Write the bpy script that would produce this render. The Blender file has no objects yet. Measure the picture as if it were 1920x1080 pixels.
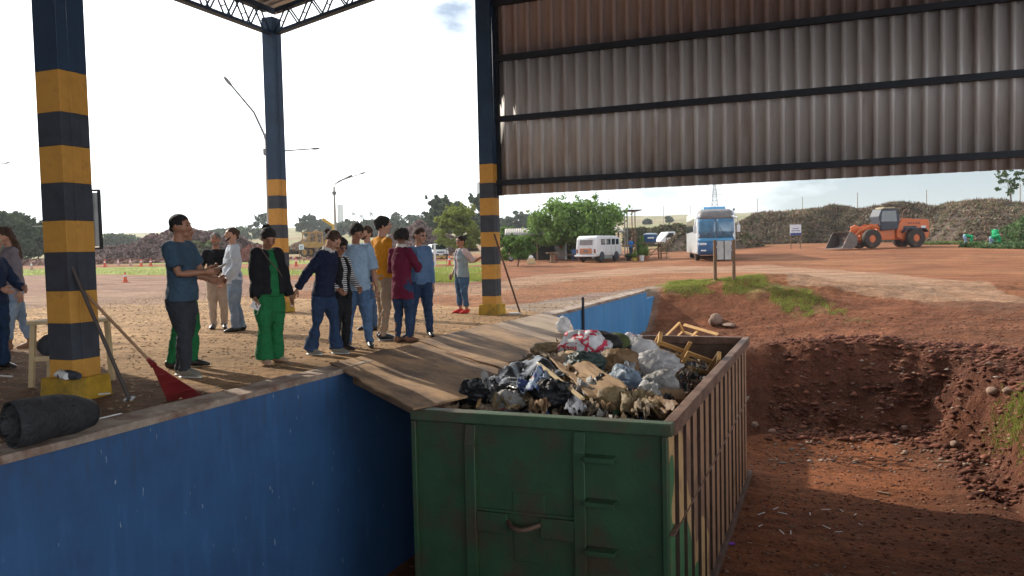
import bpy, math, random
import numpy as np
from mathutils import Vector, Matrix, noise
R = math.radians
scene = bpy.context.scene
# ---------------------------------------------------------------- camera
FPX = 1500.0
YAW, PITCH, ROLL = R(21.85), R(2.75), R(-1.3)
CAM = Vector((0, 0, 1.3))
CR = Matrix.Rotation(YAW, 3, 'Z') @ Matrix.Rotation(math.pi/2 - PITCH, 3, 'X') @ Matrix.Rotation(ROLL, 3, 'Z')
cd = bpy.data.cameras.new('camera'); cam = bpy.data.objects.new('camera', cd)
scene.collection.objects.link(cam)
cam.matrix_world = Matrix.Translation(CAM) @ CR.to_4x4()
cd.sensor_width = 36; cd.lens = 36*FPX/1920; cd.clip_end = 8000; cd.clip_start = 0.05
scene.camera = cam
# ---------------------------------------------------------------- world and sun
SUN_EL = R(28); SUN_AZ = math.atan2(-.93, .36)          # clockwise from +Y
w = bpy.data.worlds.new('World'); scene.world = w; w.use_nodes = True
nt = w.node_tree; nt.nodes.clear()
def N(t, nt, **k):
    n = nt.nodes.new(t)
    for a, b in k.items(): setattr(n, a, b)
    return n
out = N('ShaderNodeOutputWorld', nt); bg = N('ShaderNodeBackground', nt)
sky = N('ShaderNodeTexSky', nt, sky_type='NISHITA'); sky.sun_disc = False
sky.sun_elevation = SUN_EL; sky.sun_rotation = SUN_AZ % (2*math.pi)
sky.air_density = 1.0; sky.dust_density = .8; sky.ozone_density = 1.2
tc = N('ShaderNodeTexCoord', nt)
mp = N('ShaderNodeMapping', nt); mp.inputs['Scale'].default_value = (1.3, 1.3, 3.2); mp.inputs['Location'].default_value = (.35, .2, .1)
nz = N('ShaderNodeTexNoise', nt); nz.inputs['Scale'].default_value = 1.9; nz.inputs['Detail'].default_value = 8; nz.inputs['Roughness'].default_value = .58
nt.links.new(tc.outputs['Generated'], mp.inputs[0]); nt.links.new(mp.outputs[0], nz.inputs[0])
dt = N('ShaderNodeVectorMath', nt, operation='DOT_PRODUCT')      # veil of thin cloud, thicker towards the sun; mirrored opposite it as added fill
nt.links.new(tc.outputs['Generated'], dt.inputs[0]); dt.inputs[1].default_value = (-.80, .42, .42)
ma = N('ShaderNodeMath', nt, operation='MULTIPLY_ADD'); ab = N('ShaderNodeMath', nt, operation='ABSOLUTE'); nt.links.new(dt.outputs['Value'], ab.inputs[0]); nt.links.new(ab.outputs[0], ma.inputs[0]); ma.inputs[1].default_value = 1.0; nt.links.new(nz.outputs[0], ma.inputs[2])
gd = N('ShaderNodeVectorMath', nt, operation='DOT_PRODUCT'); nt.links.new(tc.outputs['Generated'], gd.inputs[0]); gd.inputs[1].default_value = tuple((CR @ Vector(((830-960)/FPX, (540-40)/FPX, -1))).normalized())
gm = N('ShaderNodeMapRange', nt); nt.links.new(gd.outputs['Value'], gm.inputs[0]); gm.inputs[1].default_value = .985; gm.inputs[2].default_value = .9995; gm.inputs[4].default_value = .46      # a gap in the cloud
gn = N('ShaderNodeTexNoise', nt); gn.inputs['Scale'].default_value = 9; gn.inputs['Detail'].default_value = 7; nt.links.new(mp.outputs[0], gn.inputs[0])
gk = N('ShaderNodeMath', nt, operation='MULTIPLY'); nt.links.new(gm.outputs[0], gk.inputs[0]); nt.links.new(gn.outputs[0], gk.inputs[1])
ms_ = N('ShaderNodeMath', nt, operation='SUBTRACT'); nt.links.new(ma.outputs[0], ms_.inputs[0]); nt.links.new(gk.outputs[0], ms_.inputs[1])
cr = N('ShaderNodeMapRange', nt); nt.links.new(ms_.outputs[0], cr.inputs[0])
cr.inputs[1].default_value = .96; cr.inputs[2].default_value = 1.24; cr.inputs[3].default_value = .12
mx = N('ShaderNodeMix', nt, data_type='RGBA'); nt.links.new(cr.outputs[0], mx.inputs[0]); dm = N('ShaderNodeVectorMath', nt, operation='MULTIPLY'); dm.inputs[1].default_value = (.29, .38, .45); nt.links.new(sky.outputs[0], dm.inputs[0]); nt.links.new(dm.outputs[0], mx.inputs[6]); mx.inputs[7].default_value = (15.5, 16.1, 16.6, 1)
nt.links.new(mx.outputs[2], bg.inputs[0]); bg.inputs[1].default_value = .104
nt.links.new(bg.outputs[0], out.inputs[0])
sl = bpy.data.lights.new('sun', 'SUN'); sl.energy = 3.4; sl.angle = R(.5); sl.color = (1, .91, .77)
so = bpy.data.objects.new('sun', sl); scene.collection.objects.link(so)
sdir = Vector((math.sin(SUN_AZ)*math.cos(SUN_EL), math.cos(SUN_AZ)*math.cos(SUN_EL), math.sin(SUN_EL)))
so.rotation_euler = sdir.to_track_quat('Z', 'Y').to_euler(); so.location = (-20, 20, 30)
scene.view_settings.view_transform = 'Standard'; scene.view_settings.look = 'None'
scene.view_settings.exposure = 0.72; scene.view_settings.gamma = 1
scene.cycles.max_bounces = 8; scene.cycles.transparent_max_bounces = 12
scene.cycles.use_denoising = True

# ---------------------------------------------------------------- helpers: terrain
rnd = random.Random(7)
def S(a, b, x):
    t = np.clip((np.asarray(x, float)-a)/(b-a), 0, 1); return t*t*(3-2*t)
def _h(i, j, s):
    n = (i*374761393 + j*668265263 + s*1442695041) & 0xffffffff
    n = ((n ^ (n >> 13))*1274126177) & 0xffffffff
    return ((n ^ (n >> 16)) & 0xffff)/65535.0
def vnoise(x, y, s=0):
    x = np.asarray(x, float); y = np.asarray(y, float)
    i = np.floor(x).astype(np.int64); j = np.floor(y).astype(np.int64); u = x-i; v = y-j
    u = u*u*(3-2*u); v = v*v*(3-2*v)
    return (_h(i, j, s)*(1-u)+_h(i+1, j, s)*u)*(1-v)+(_h(i, j+1, s)*(1-u)+_h(i+1, j+1, s)*u)*v
def fbm(x, y, o=4, s=0):
    a, t, r = 1., 0., 0.
    for k in range(o):
        r = r + a*vnoise(np.asarray(x)*2**k, np.asarray(y)*2**k, s+k*7); t += a; a *= .5
    return r/t
def tocam(X, Y): return .9282*X+.3722*Y, -.3722*X+.9282*Y
def toworld(x, y): return .9282*x-.3722*y, .3722*x+.9282*y
DK = [0, 45, 60, 80, 100, 150, 250, 400, 700, 1200, 4000]
ZK = [0, 0, .2, .6, 1.0, 2.2, 5.6, 11.6, 24, 42, 60]
WALLX = -4.95
def pit_sd(X, Y):                       # distance outside the rounded pit outline
    Yb = 16.2+.35*(X+1.3)
    qx = X-(2.35-2.2); qy = (Y-(Yb-2.2))*.95
    return np.hypot(np.maximum(qx, 0), np.maximum(qy, 0))+np.minimum(np.maximum(qx, qy), 0)-2.2
def zt(X, Y):
    X = np.asarray(X, float); Y = np.asarray(Y, float)
    x, d = tocam(X, Y)
    az = np.clip(x/np.maximum(d, 1), -1.2, 1.2)
    base = np.interp(d, DK, ZK)
    base = base*(1.0+np.where(d > 90, .28*az, 0)*S(90, 200, d)) + S(6, 34, x)*S(35, 63, d)*(1-S(80, 130, d))*.55
    base = base + (fbm(X/60, Y/60, 3, 5)-.5)*S(120, 400, d)*d*.012
    base = base + (fbm(X*.35, Y*.35, 4, 11)-.5)*.10*S(14, 24, d)*(1-.6*S(30, 60, d))
    up = base+(fbm(X*.8, Y*.8, 4, 3)-.5)*.05
    t = np.clip((X+4)/10, 0, 1)
    Ye = 22.4+(16.6-22.4)*t; wd = 1.9+(12-1.9)*t
    rim = -1.12 + (1.12+base)*S(0, 1, (Y-Ye)/wd)
    rim = rim + .35*np.exp(-((X+1.5)/2.8)**2-((Y-25.2)/1.4)**2)*(X > WALLX)     # grassy hump behind the wall's end
    rim = rim+(fbm(X*1.1, Y*1.1, 5, 21)-.5)*.20+(fbm(X*4.5, Y*4.5, 3, 22)-.5)*.05
    sd = pit_sd(X, Y)+(fbm(X*.9, Y*.9, 4, 33)-.5)*.9
    crest = rim + .16*np.exp(-((sd-2.0)/1.0)**2)+.22*np.exp(-((sd-1.7)/.9)**2-((X-.2)/1.6)**2)+(fbm(X*1.6, Y*1.6, 4, 40)-.5)*.25*np.exp(-((sd-1.2)/1.2)**2)
    k = S(0, 1, sd/(1.75-.95*S(1.2, 2.8, X)))
    fl = -2.56+(fbm(X*1.3, Y*1.3, 5, 50)-.5)*.08+.12*np.exp(-((sd+.3)/.5)**2)
    low = fl+(crest-fl)*k
    low = low+((fbm(X*3.1, Y*3.1, 4, 77)-.5)*.22-abs(fbm(X*1.9+3, Y*1.9, 3, 78)-.5)*.40+(fbm(X*7, Y*7, 3, 79)-.5)*.10)*np.exp(-((sd-.9)/1.0)**2)
    return np.where(X > WALLX-.15, np.where(Y > 27.5, base, low), up)
def zs(X, Y): return float(zt(np.array([X]), np.array([Y]))[0])
def ray(px, py): return CR @ Vector(((px-960)/FPX, (540-py)/FPX, -1))
def on_z(px, py, z=0.):
    r = ray(px, py); return CAM+r*((z-CAM.z)/r.z)
def G(px, py):                          # where the line of sight meets the ground
    r = ray(px, py); t = np.geomspace(3, 2500, 4000)
    P = np.array(CAM)[None]+t[:, None]*np.array(r)[None]
    b = np.nonzero(P[:, 2] < zt(P[:, 0], P[:, 1]))[0]
    return Vector(P[b[0]]) if len(b) else Vector(P[-1])
def at(px, d, py=462):                  # ground point at depth d in the column px
    r = ray(px, py); f = Vector((-.3722, .9282, 0)); t = d/(r.dot(f)); p = r*t
    return Vector((p.x, p.y, zs(p.x, p.y)))
def proj(p):
    q = CR.transposed() @ (Vector(p)-CAM); return 960+FPX*q.x/-q.z, 540-FPX*q.y/-q.z
def zpix(X, Y, py):                     # height above z=0 at X,Y seen in row py
    a = proj((X, Y, 0))[1]; b = proj((X, Y, 1))[1]; z = (py-a)/(b-a)
    b2 = proj((X, Y, z))[1]; return z+(py-b2)/(b-a)
def facing(phi):                        # rotz so that local +Y points: 0 to camera, 90 image right, 180 away
    x, y = math.sin(R(phi)), -math.cos(R(phi)); X, Y = toworld(x, y); return math.atan2(-X, Y)

# ---------------------------------------------------------------- helpers: objects
C = scene.collection
def tag(o, label=None, cat=None, group=None, kind=None):
    if label: o['label'] = label
    if cat: o['category'] = cat
    if group: o['group'] = group
    if kind: o['kind'] = kind
    return o
def thing(name, label, cat, loc=(0, 0, 0), rz=0, group=None, s=1):
    o = bpy.data.objects.new(name, None); C.objects.link(o); o.location = loc; o.rotation_euler = (0, 0, rz); o.scale = (s, s, s)
    o.empty_display_size = .1
    return tag(o, label, cat, group)
def copy_tree(o, parent=None):
    c = o.copy(); C.objects.link(c); c.parent = parent
    for ch in [k for k in o.children]: copy_tree(ch, c)
    return c
def frame(d, right=None):
    d = Vector(d).normalized()
    up = Vector((0, 0, 1)) if abs(d.z) < .95 else Vector((1, 0, 0))
    e1 = Vector(right) if right is not None else d.cross(up)
    e1 = e1-d*e1.dot(d)
    if e1.length < 1e-4: e1 = d.orthogonal()
    e1.normalize(); return e1, e1.cross(d).normalized()
class MB:
    def __init__(s): s.v = []; s.f = []; s.m = []
    def add(s, vs, fs, mi=0):
        n = len(s.v); s.v += [tuple(v) for v in vs]; s.f += [tuple(n+i for i in f) for f in fs]; s.m += [mi]*len(fs); return s
    def box(s, c, sz, mi=0, rot=None, tx=1, ty=1):
        c = Vector(c); vs = []
        for k in (-1, 1):
            for j in (-1, 1):
                for i in (-1, 1):
                    a, b = (tx, ty) if k > 0 else (1, 1)
                    p = Vector((i*sz[0]/2*a, j*sz[1]/2*b, k*sz[2]/2))
                    if rot is not None: p = rot @ p
                    vs.append(c+p)
        return s.add(vs, [(0, 2, 3, 1), (4, 5, 7, 6), (0, 1, 5, 4), (2, 6, 7, 3), (0, 4, 6, 2), (1, 3, 7, 5)], mi)
    def b2(s, a, b, mi=0): return s.box([(a[i]+b[i])/2 for i in range(3)], [abs(b[i]-a[i]) for i in range(3)], mi)
    def bar(s, p0, p1, w, h, mi=0, right=None):
        p0 = Vector(p0); p1 = Vector(p1); e1, e2 = frame(p1-p0, right); vs = []
        for p in (p0, p1):
            for a, b in ((-1, -1), (1, -1), (1, 1), (-1, 1)): vs.append(p+e1*a*w/2+e2*b*h/2)
        return s.add(vs, [(0, 3, 2, 1), (4, 5, 6, 7), (0, 1, 5, 4), (1, 2, 6, 5), (2, 3, 7, 6), (3, 0, 4, 7)], mi)
    def tube(s, pts, rs, n=8, mi=0, ry=None, right=None, cap=True):
        pts = [Vector(p) for p in pts]
        if not hasattr(rs, '__len__'): rs = [rs]*len(pts)
        if ry is None: ry = rs
        vs = []; fs = []
        for i, p in enumerate(pts):
            d = pts[min(i+1, len(pts)-1)]-pts[max(i-1, 0)]
            e1, e2 = frame(d, right)
            for k in range(n):
                a = 2*math.pi*k/n; vs.append(p+e1*math.cos(a)*rs[i]+e2*math.sin(a)*ry[i])
        for i in range(len(pts)-1):
            for k in range(n): fs.append((i*n+k, i*n+(k+1) % n, (i+1)*n+(k+1) % n, (i+1)*n+k))
        if cap: fs.append(tuple(range(n))[::-1]); fs.append(tuple((len(pts)-1)*n+k for k in range(n)))
        return s.add(vs, fs, mi)
    def cyl(s, p0, p1, r, n=12, mi=0, r1=None): return s.tube([p0, p1], [r, r if r1 is None else r1], n, mi)
    def ell(s, c, r, n=12, m=8, mi=0, rot=None, fn=None):
        c = Vector(c); vs = []; fs = []
        for j in range(m+1):
            t = math.pi*j/m
            for k in range(n):
                a = 2*math.pi*k/n; u = Vector((math.sin(t)*math.cos(a), math.sin(t)*math.sin(a), math.cos(t)))
                q = 1 if fn is None else fn(u)
                p = Vector((u.x*r[0]*q, u.y*r[1]*q, u.z*r[2]*q))
                if rot is not None: p = rot @ p
                vs.append(c+p)
        for j in range(m):
            for k in range(n): fs.append((j*n+k, (j+1)*n+k, (j+1)*n+(k+1) % n, j*n+(k+1) % n))
        return s.add(vs, fs, mi)
    def prism(s, poly, a, b, ax='x', mi=0):     # outline extruded along an axis; poly in the other two
        vs = []
        for t in (a, b):
            for u, v in poly: vs.append({'x': (t, u, v), 'y': (u, t, v), 'z': (u, v, t)}[ax])
        n = len(poly); fs = [tuple(range(n)), tuple(range(2*n-1, n-1, -1))]
        for k in range(n): fs.append((k, n+k, n+(k+1) % n, (k+1) % n))
        return s.add(vs, fs, mi)
    def quad(s, a, b, c, d, mi=0): return s.add([a, b, c, d], [(0, 1, 2, 3)], mi)
    def mesh(s, name, mats, smooth=None, fix=True):
        me = bpy.data.meshes.new(name); me.from_pydata(s.v, [], s.f); me.validate()
        for m in (mats if isinstance(mats, (list, tuple)) else [mats]): me.materials.append(m)
        if len(s.m) == len(me.polygons): me.polygons.foreach_set('material_index', s.m)
        if fix:
            import bmesh
            bm = bmesh.new(); bm.from_mesh(me); bmesh.ops.recalc_face_normals(bm, faces=bm.faces); bm.to_mesh(me); bm.free()
        if smooth is not None:
            me.polygons.foreach_set('use_smooth', [True]*len(me.polygons))
            if smooth < 179: me.set_sharp_from_angle(angle=R(smooth))
        me.update(); return me
    def build(s, name, mats, parent=None, smooth=None, bevel=0, label=None, loc=None, seg=2, fix=True):
        me = s.mesh(name, mats, smooth, fix); o = bpy.data.objects.new(name, me); C.objects.link(o)
        if parent: o.parent = parent
        if loc is not None: o.location = loc
        if bevel:
            b = o.modifiers.new('bevel', 'BEVEL'); b.width = bevel; b.segments = seg; b.limit_method = 'ANGLE'; b.angle_limit = R(35); b.harden_normals = False
            if smooth is None:
                me.polygons.foreach_set('use_smooth', [True]*len(me.polygons)); me.set_sharp_from_angle(angle=R(35))
        if label: o['label'] = label
        return o
def npmesh(name, V, F, mats, parent=None, col=None, mi=None, smooth=False):
    V = np.asarray(V, np.float32); F = np.asarray(F, np.int32)
    me = bpy.data.meshes.new(name); n, k = F.shape
    me.vertices.add(len(V)); me.vertices.foreach_set('co', V.ravel())
    me.loops.add(n*k); me.loops.foreach_set('vertex_index', F.ravel())
    me.polygons.add(n); me.polygons.foreach_set('loop_start', np.arange(0, n*k, k, dtype=np.int32))
    me.update(calc_edges=True); me.validate()
    for m in (mats if isinstance(mats, (list, tuple)) else [mats]): me.materials.append(m)
    if mi is not None: me.polygons.foreach_set('material_index', np.asarray(mi, np.int32))
    if col is not None:
        a = me.color_attributes.new('Col', 'FLOAT_COLOR', 'POINT'); c = np.ones((len(V), 4), np.float32); c[:, :3] = col; a.data.foreach_set('color', c.ravel())
    if smooth: me.polygons.foreach_set('use_smooth', np.ones(n, bool))
    o = bpy.data.objects.new(name, me); C.objects.link(o)
    if parent: o.parent = parent
    return o
# ---------------------------------------------------------------- materials
def lin(h):
    h = h.lstrip('#'); c = [int(h[i:i+2], 16)/255 for i in (0, 2, 4)]
    return tuple(x/12.92 if x <= .04045 else ((x+.055)/1.055)**2.4 for x in c)
MATS = {}
def mat(name, col, rough=.8, metal=0., var=.15, scale=6., bump=.0, bscale=30., dirt=None, damt=.5, dscale=2., spec=.5, attr=False, stretch=(1, 1, 1), trans=0., coat=0., wrinkle=0., wscale=7., alpha=1., tl=0.):
    if name in MATS: return MATS[name]
    m = bpy.data.materials.new(name); MATS[name] = m; m.use_nodes = True; nt = m.node_tree; p = nt.nodes['Principled BSDF']; L = nt.links.new
    t = N('ShaderNodeTexCoord', nt); mpn = N('ShaderNodeMapping', nt); mpn.inputs['Scale'].default_value = stretch; L(t.outputs['Object'], mpn.inputs[0])
    n = N('ShaderNodeTexNoise', nt); n.inputs['Scale'].default_value = scale; n.inputs['Detail'].default_value = 6; n.inputs['Roughness'].default_value = .65; L(mpn.outputs[0], n.inputs[0])
    mr = N('ShaderNodeMapRange', nt); L(n.outputs[0], mr.inputs[0]); mr.inputs[1].default_value = .3; mr.inputs[2].default_value = .7; mr.inputs[3].default_value = 1-var; mr.inputs[4].default_value = 1+var
    v = N('ShaderNodeVectorMath', nt, operation='SCALE'); L(mr.outputs[0], v.inputs['Scale'])
    if attr: a = N('ShaderNodeAttribute', nt); a.attribute_name = 'Col'; L(a.outputs['Color'], v.inputs[0])
    else: v.inputs[0].default_value = col
    cur = v.outputs[0]
    if dirt:
        dn = N('ShaderNodeTexNoise', nt); dn.inputs['Scale'].default_value = dscale; dn.inputs['Detail'].default_value = 9; dn.inputs['Roughness'].default_value = .7; L(mpn.outputs[0], dn.inputs[0])
        dr = N('ShaderNodeMapRange', nt); L(dn.outputs[0], dr.inputs[0]); dr.inputs[1].default_value = .62-damt*.25; dr.inputs[2].default_value = .74-damt*.15; dr.inputs[4].default_value = min(1, .5+damt*.5)
        mx = N('ShaderNodeMix', nt, data_type='RGBA'); L(dr.outputs[0], mx.inputs[0]); L(cur, mx.inputs[6]); mx.inputs[7].default_value = (*dirt, 1); cur = mx.outputs[2]
    L(cur, p.inputs['Base Color'])
    p.inputs['Roughness'].default_value = rough; p.inputs['Metallic'].default_value = metal; p.inputs['Specular IOR Level'].default_value = spec
    p.inputs['Transmission Weight'].default_value = trans; p.inputs['Coat Weight'].default_value = coat; p.inputs['Alpha'].default_value = alpha
    prev = None
    if wrinkle:
        wn = N('ShaderNodeTexNoise', nt); wn.inputs['Scale'].default_value = wscale; wn.inputs['Detail'].default_value = 3; wn.inputs['Distortion'].default_value = 1.2; L(mpn.outputs[0], wn.inputs[0])
        b = N('ShaderNodeBump', nt); b.inputs['Strength'].default_value = wrinkle; b.inputs['Distance'].default_value = .03; L(wn.outputs[0], b.inputs['Height']); prev = b
    if bump:
        bn = N('ShaderNodeTexNoise', nt); bn.inputs['Scale'].default_value = bscale; bn.inputs['Detail'].default_value = 5; L(mpn.outputs[0], bn.inputs[0])
        b = N('ShaderNodeBump', nt); b.inputs['Strength'].default_value = bump; b.inputs['Distance'].default_value = .01; L(bn.outputs[0], b.inputs['Height'])
        if prev: L(prev.outputs[0], b.inputs['Normal'])
        prev = b
    if prev: L(prev.outputs[0], p.inputs['Normal'])
    if tl:
        ts = N('ShaderNodeBsdfTranslucent', nt); L(cur, ts.inputs[0]); ms = N('ShaderNodeMixShader', nt); ms.inputs[0].default_value = tl
        L(p.outputs[0], ms.inputs[1]); L(ts.outputs[0], ms.inputs[2]); L(ms.outputs[0], nt.nodes['Material Output'].inputs[0])
    return m
def ramp_mat(name, stops, scale, rough=.8, interp='CONSTANT', bump=0, bscale=20, stretch=(1, 1, 1), detail=2, rust=None, metal=0., distort=0., attrmul=False):
    m = bpy.data.materials.new(name); MATS[name] = m; m.use_nodes = True; nt = m.node_tree; p = nt.nodes['Principled BSDF']; L = nt.links.new
    t = N('ShaderNodeTexCoord', nt); mpn = N('ShaderNodeMapping', nt); mpn.inputs['Scale'].default_value = stretch; L(t.outputs['Object'], mpn.inputs[0])
    n = N('ShaderNodeTexNoise', nt); n.inputs['Scale'].default_value = scale; n.inputs['Detail'].default_value = detail; n.inputs['Distortion'].default_value = distort; L(mpn.outputs[0], n.inputs[0])
    r = N('ShaderNodeValToRGB', nt); r.color_ramp.interpolation = interp; L(n.outputs[0], r.inputs[0])
    e = r.color_ramp.elements
    for i, (q, c) in enumerate(stops):
        x = e[i] if i < 2 else e.new(q)
        x.position = q; x.color = (*c, 1)
    cur = r.outputs[0]
    n2 = N('ShaderNodeTexNoise', nt); n2.inputs['Scale'].default_value = bscale; n2.inputs['Detail'].default_value = 6; L(mpn.outputs[0], n2.inputs[0])
    if rust:
        n3 = N('ShaderNodeTexNoise', nt); n3.inputs['Scale'].default_value = 3.1; n3.inputs['Detail'].default_value = 10; n3.inputs['Roughness'].default_value = .75; L(t.outputs['Object'], n3.inputs[0])
        dr = N('ShaderNodeMapRange', nt); L(n3.outputs[0], dr.inputs[0]); dr.inputs[1].default_value = .5; dr.inputs[2].default_value = .68; dr.inputs[4].default_value = .85
        mx = N('ShaderNodeMix', nt, data_type='RGBA'); L(dr.outputs[0], mx.inputs[0]); L(cur, mx.inputs[6]); mx.inputs[7].default_value = (*rust, 1); cur = mx.outputs[2]
    mr = N('ShaderNodeMapRange', nt); L(n2.outputs[0], mr.inputs[0]); mr.inputs[3].default_value = .6; mr.inputs[4].default_value = 1.35
    v = N('ShaderNodeVectorMath', nt, operation='SCALE'); L(mr.outputs[0], v.inputs['Scale']); L(cur, v.inputs[0]); L(v.outputs[0], p.inputs['Base Color'])
    p.inputs['Roughness'].default_value = rough; p.inputs['Metallic'].default_value = metal
    if bump:
        b = N('ShaderNodeBump', nt); b.inputs['Strength'].default_value = bump; b.inputs['Distance'].default_value = .01; L(n2.outputs[0], b.inputs['Height']); L(b.outputs[0], p.inputs['Normal'])
    return m
# crowns, heaps and turf from many small faces
def quads(c, e1, e2, w, h):
    c = np.asarray(c); n = len(c); V = np.empty((n, 4, 3)); w = np.broadcast_to(w, n)[:, None]; h = np.broadcast_to(h, n)[:, None]
    V[:, 0] = c-e1*w-e2*h*.3; V[:, 1] = c+e2*h*-1.; V[:, 1] = c+e1*w*.1-e2*h; V[:, 2] = c+e1*w; V[:, 3] = c+e2*h
    F = np.arange(n*4).reshape(n, 4); return V.reshape(-1, 3), F
def rdirs(g, n):
    a = g.normal(size=(n, 3)); return a/np.linalg.norm(a, axis=1)[:, None]
def leafset(g, centers, radii, per, w, h, flat=.7, shell=.35):
    C0 = np.repeat(np.asarray(centers), per, 0); Rr = np.repeat(np.asarray(radii), per, 0)
    if Rr.ndim == 1: Rr = np.stack([Rr, Rr, Rr*flat], 1)
    n = len(C0); u = rdirs(g, n); rr = (shell+(1-shell)*g.random(n)**.5)*(.85+.3*g.random(n))
    P = C0+u*rr[:, None]*Rr
    e1 = rdirs(g, n); e2 = np.cross(e1, rdirs(g, n)); e2 /= np.maximum(np.linalg.norm(e2, axis=1), 1e-3)[:, None]
    s = .6+.8*g.random(n); return quads(P, e1, e2, w*s, h*s)
# ================================================================= materials used widely
rust_c = (.13, .06, .035)
M_rust = mat('rusty_steel', (.16, .10, .07), .75, .3, .35, 5, .4, 40, dirt=(.10, .045, .025), damt=.8)
M_darkmetal = mat('dark_painted_steel', (.018, .022, .03), .5, .3, .3, 8)
M_blueframe = mat('blue_painted_steel', (.020, .050, .10), .45, .2, .25, 3, dirt=(.02, .03, .05), damt=.3)
M_black = mat('black_paint', (.036, .044, .060), .6, 0, .3, 6, .1)
M_yellow = mat('yellow_paint', (.58, .29, .05), .65, 0, .16, 5, .15, 30, dirt=(.22, .11, .03), damt=.35, dscale=5)
M_yconc = mat('yellow_painted_concrete', (.46, .27, .02), .85, 0, .3, 5, .5, 20, dirt=(.12, .09, .03), damt=.6)
M_sheet = mat('galvanised_sheet', (.50, .475, .46), .45, .1, .12, 1.5, .0, 30, dirt=(.24, .17, .14), damt=.4, dscale=1.5, stretch=(1, 1, .15))
M_sheet_b = mat('stained_galvanised_sheet', (.36, .28, .26), .55, .1, .2, 1.5, dirt=(.2, .12, .1), damt=.5, dscale=1.5, stretch=(1, 1, .2))
M_conc = mat('weathered_concrete', (.30, .25, .20), .9, 0, .25, 5, .6, 25, dirt=(.20, .12, .08), damt=.7, dscale=2.5)
M_wood = mat('raw_pine', (.48, .30, .13), .75, 0, .25, 4, .2, 30, stretch=(1, 6, 6))
M_oldwood = mat('old_wood', (.20, .12, .07), .85, 0, .3, 6, .3, 30)
M_white = mat('white_paint', (.72, .73, .74), .5, 0, .05, 4, dirt=(.42, .32, .25), damt=.2)
M_cream = mat('cream_wood', (.55, .42, .24), .7, 0, .12, 6)
M_glass = mat('dark_glass', (.02, .03, .035), .08, 0, .1, 2, spec=.9)
M_tyre = mat('dusty_tyre', (.045, .037, .032), .9, 0, .3, 8, .4, 30, dirt=(.16, .085, .05), damt=.4)
M_orangeplastic = mat('orange_cone_plastic', (.62, .10, .03), .5, 0, .2, 6)
M_whiteplastic = mat('white_plastic', (.7, .7, .7), .4, 0, .08, 6)
M_grey = mat('grey_metal', (.20, .20, .20), .5, .5, .15, 6)
M_post = mat('concrete_pole', (.34, .31, .27), .9, 0, .15, 2)

# ================================================================= ground: one sheet
def graded(a0, a1, st, hi, gr, lo=None):
    xs = list(np.arange(a0, a1, st)); x = a1; s = st
    while x < hi: xs.append(x); s *= gr; x += s
    x = a0; s = st
    while lo is not None and x > lo: s *= gr; x -= s; xs.insert(0, x)
    return np.array(xs)
xs = np.concatenate([graded(-16, -4.9, .14, -4.8, 1.04, -3200), graded(-4.7, 4.6, .06, 3200, 1.045)])
xs = np.unique(np.sort(np.concatenate([xs[(abs(xs-WALLX) > .12) & (abs(xs-WALLX+.15) > .1)], [WALLX-.17, WALLX-.12]])))
ys = np.concatenate([graded(4, 12, .12, 12.01, 1.03, -60), graded(12.1, 27, .07, 3600, 1.022)])
GX, GY = np.meshgrid(xs, ys); gx, gy = GX.ravel(), GY.ravel(); gz = zt(gx, gy)
cx, cdp = tocam(gx, gy)
def inpoly(poly, soft=0.):
    P = [G(*p) if len(p) == 2 else Vector((p[0], p[1], 0)) for p in poly]; n = len(P)
    jx = gx+(fbm(gx*.5, gy*.5, 4, 60)-.5)*soft; jy = gy+(fbm(gx*.5, gy*.5, 4, 70)-.5)*soft*1.2
    r = np.zeros(len(gx), bool)
    for i in range(n):
        a, b = P[i], P[(i+1) % n]
        c = ((a.y > jy) != (b.y > jy)) & (jx < (b.x-a.x)*(jy-a.y)/((b.y-a.y) if abs(b.y-a.y) > 1e-9 else 1e-9)+a.x); r ^= c
    return r
def L3(c): return np.array(c, float)[None]
soil = L3((.255, .098, .044)); soil2 = L3((.30, .128, .058)); tan = L3((.37, .225, .14)); gravel = L3((.41, .255, .13)); purple = L3((.27, .165, .12)); dark = L3((.085, .032, .022)); grass = L3((.22, .28, .055)); dry = L3((.34, .29, .155))
def mixc(a, b, t):
    t = np.clip(np.asarray(t), 0, 1); t = t[:, None] if t.ndim else t; return a*(1-t)+b*t
n1 = fbm(gx*.22, gy*.22, 5, 80); n2 = fbm(gx*1.3, gy*1.3, 4, 90); n3 = fbm(gx*.05, gy*.05, 4, 95)
col = mixc(np.repeat(soil, len(gx), 0), soil2, S(.4, .62, n1))
# road and gravel colours follow the tracks
for poly, c, s in [
    ([(560, 560), (700, 556), (905, 548), (1000, 522), (1180, 505), (1400, 500), (1560, 508), (1800, 540), (1920, 560), (1920, 590), (1760, 560), (1600, 545), (1480, 530), (1240, 535), (1140, 548), (1000, 556), (905, 574), (720, 575), (560, 580)], soil2*1.05, 1.6),
    ([(640, 556), (905, 551), (1130, 520), (1250, 512), (1450, 512), (1650, 530), (1920, 580), (1920, 560), (1700, 516), (1450, 497), (1200, 500), (1000, 517), (905, 533), (640, 540)], tan, 1.4),
    ([(1440, 510), (1640, 516), (1780, 545), (1905, 585), (1750, 578), (1620, 550), (1480, 535)], L3((.35, .215, .135)), 1.3)]:
    m = inpoly(poly, s); col[m] = mixc(col[m], c, .55+.4*n2[m])
m = inpoly([(-300, 585), (0, 560), (200, 545), (560, 560), (905, 575), (1100, 560), (1235, 535), (1230, 560), (1050, 590), (640, 720), (300, 780), (-300, 900)], .8)
col[m] = mixc(col[m], gravel, .75+.3*n2[m]); near = m
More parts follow.
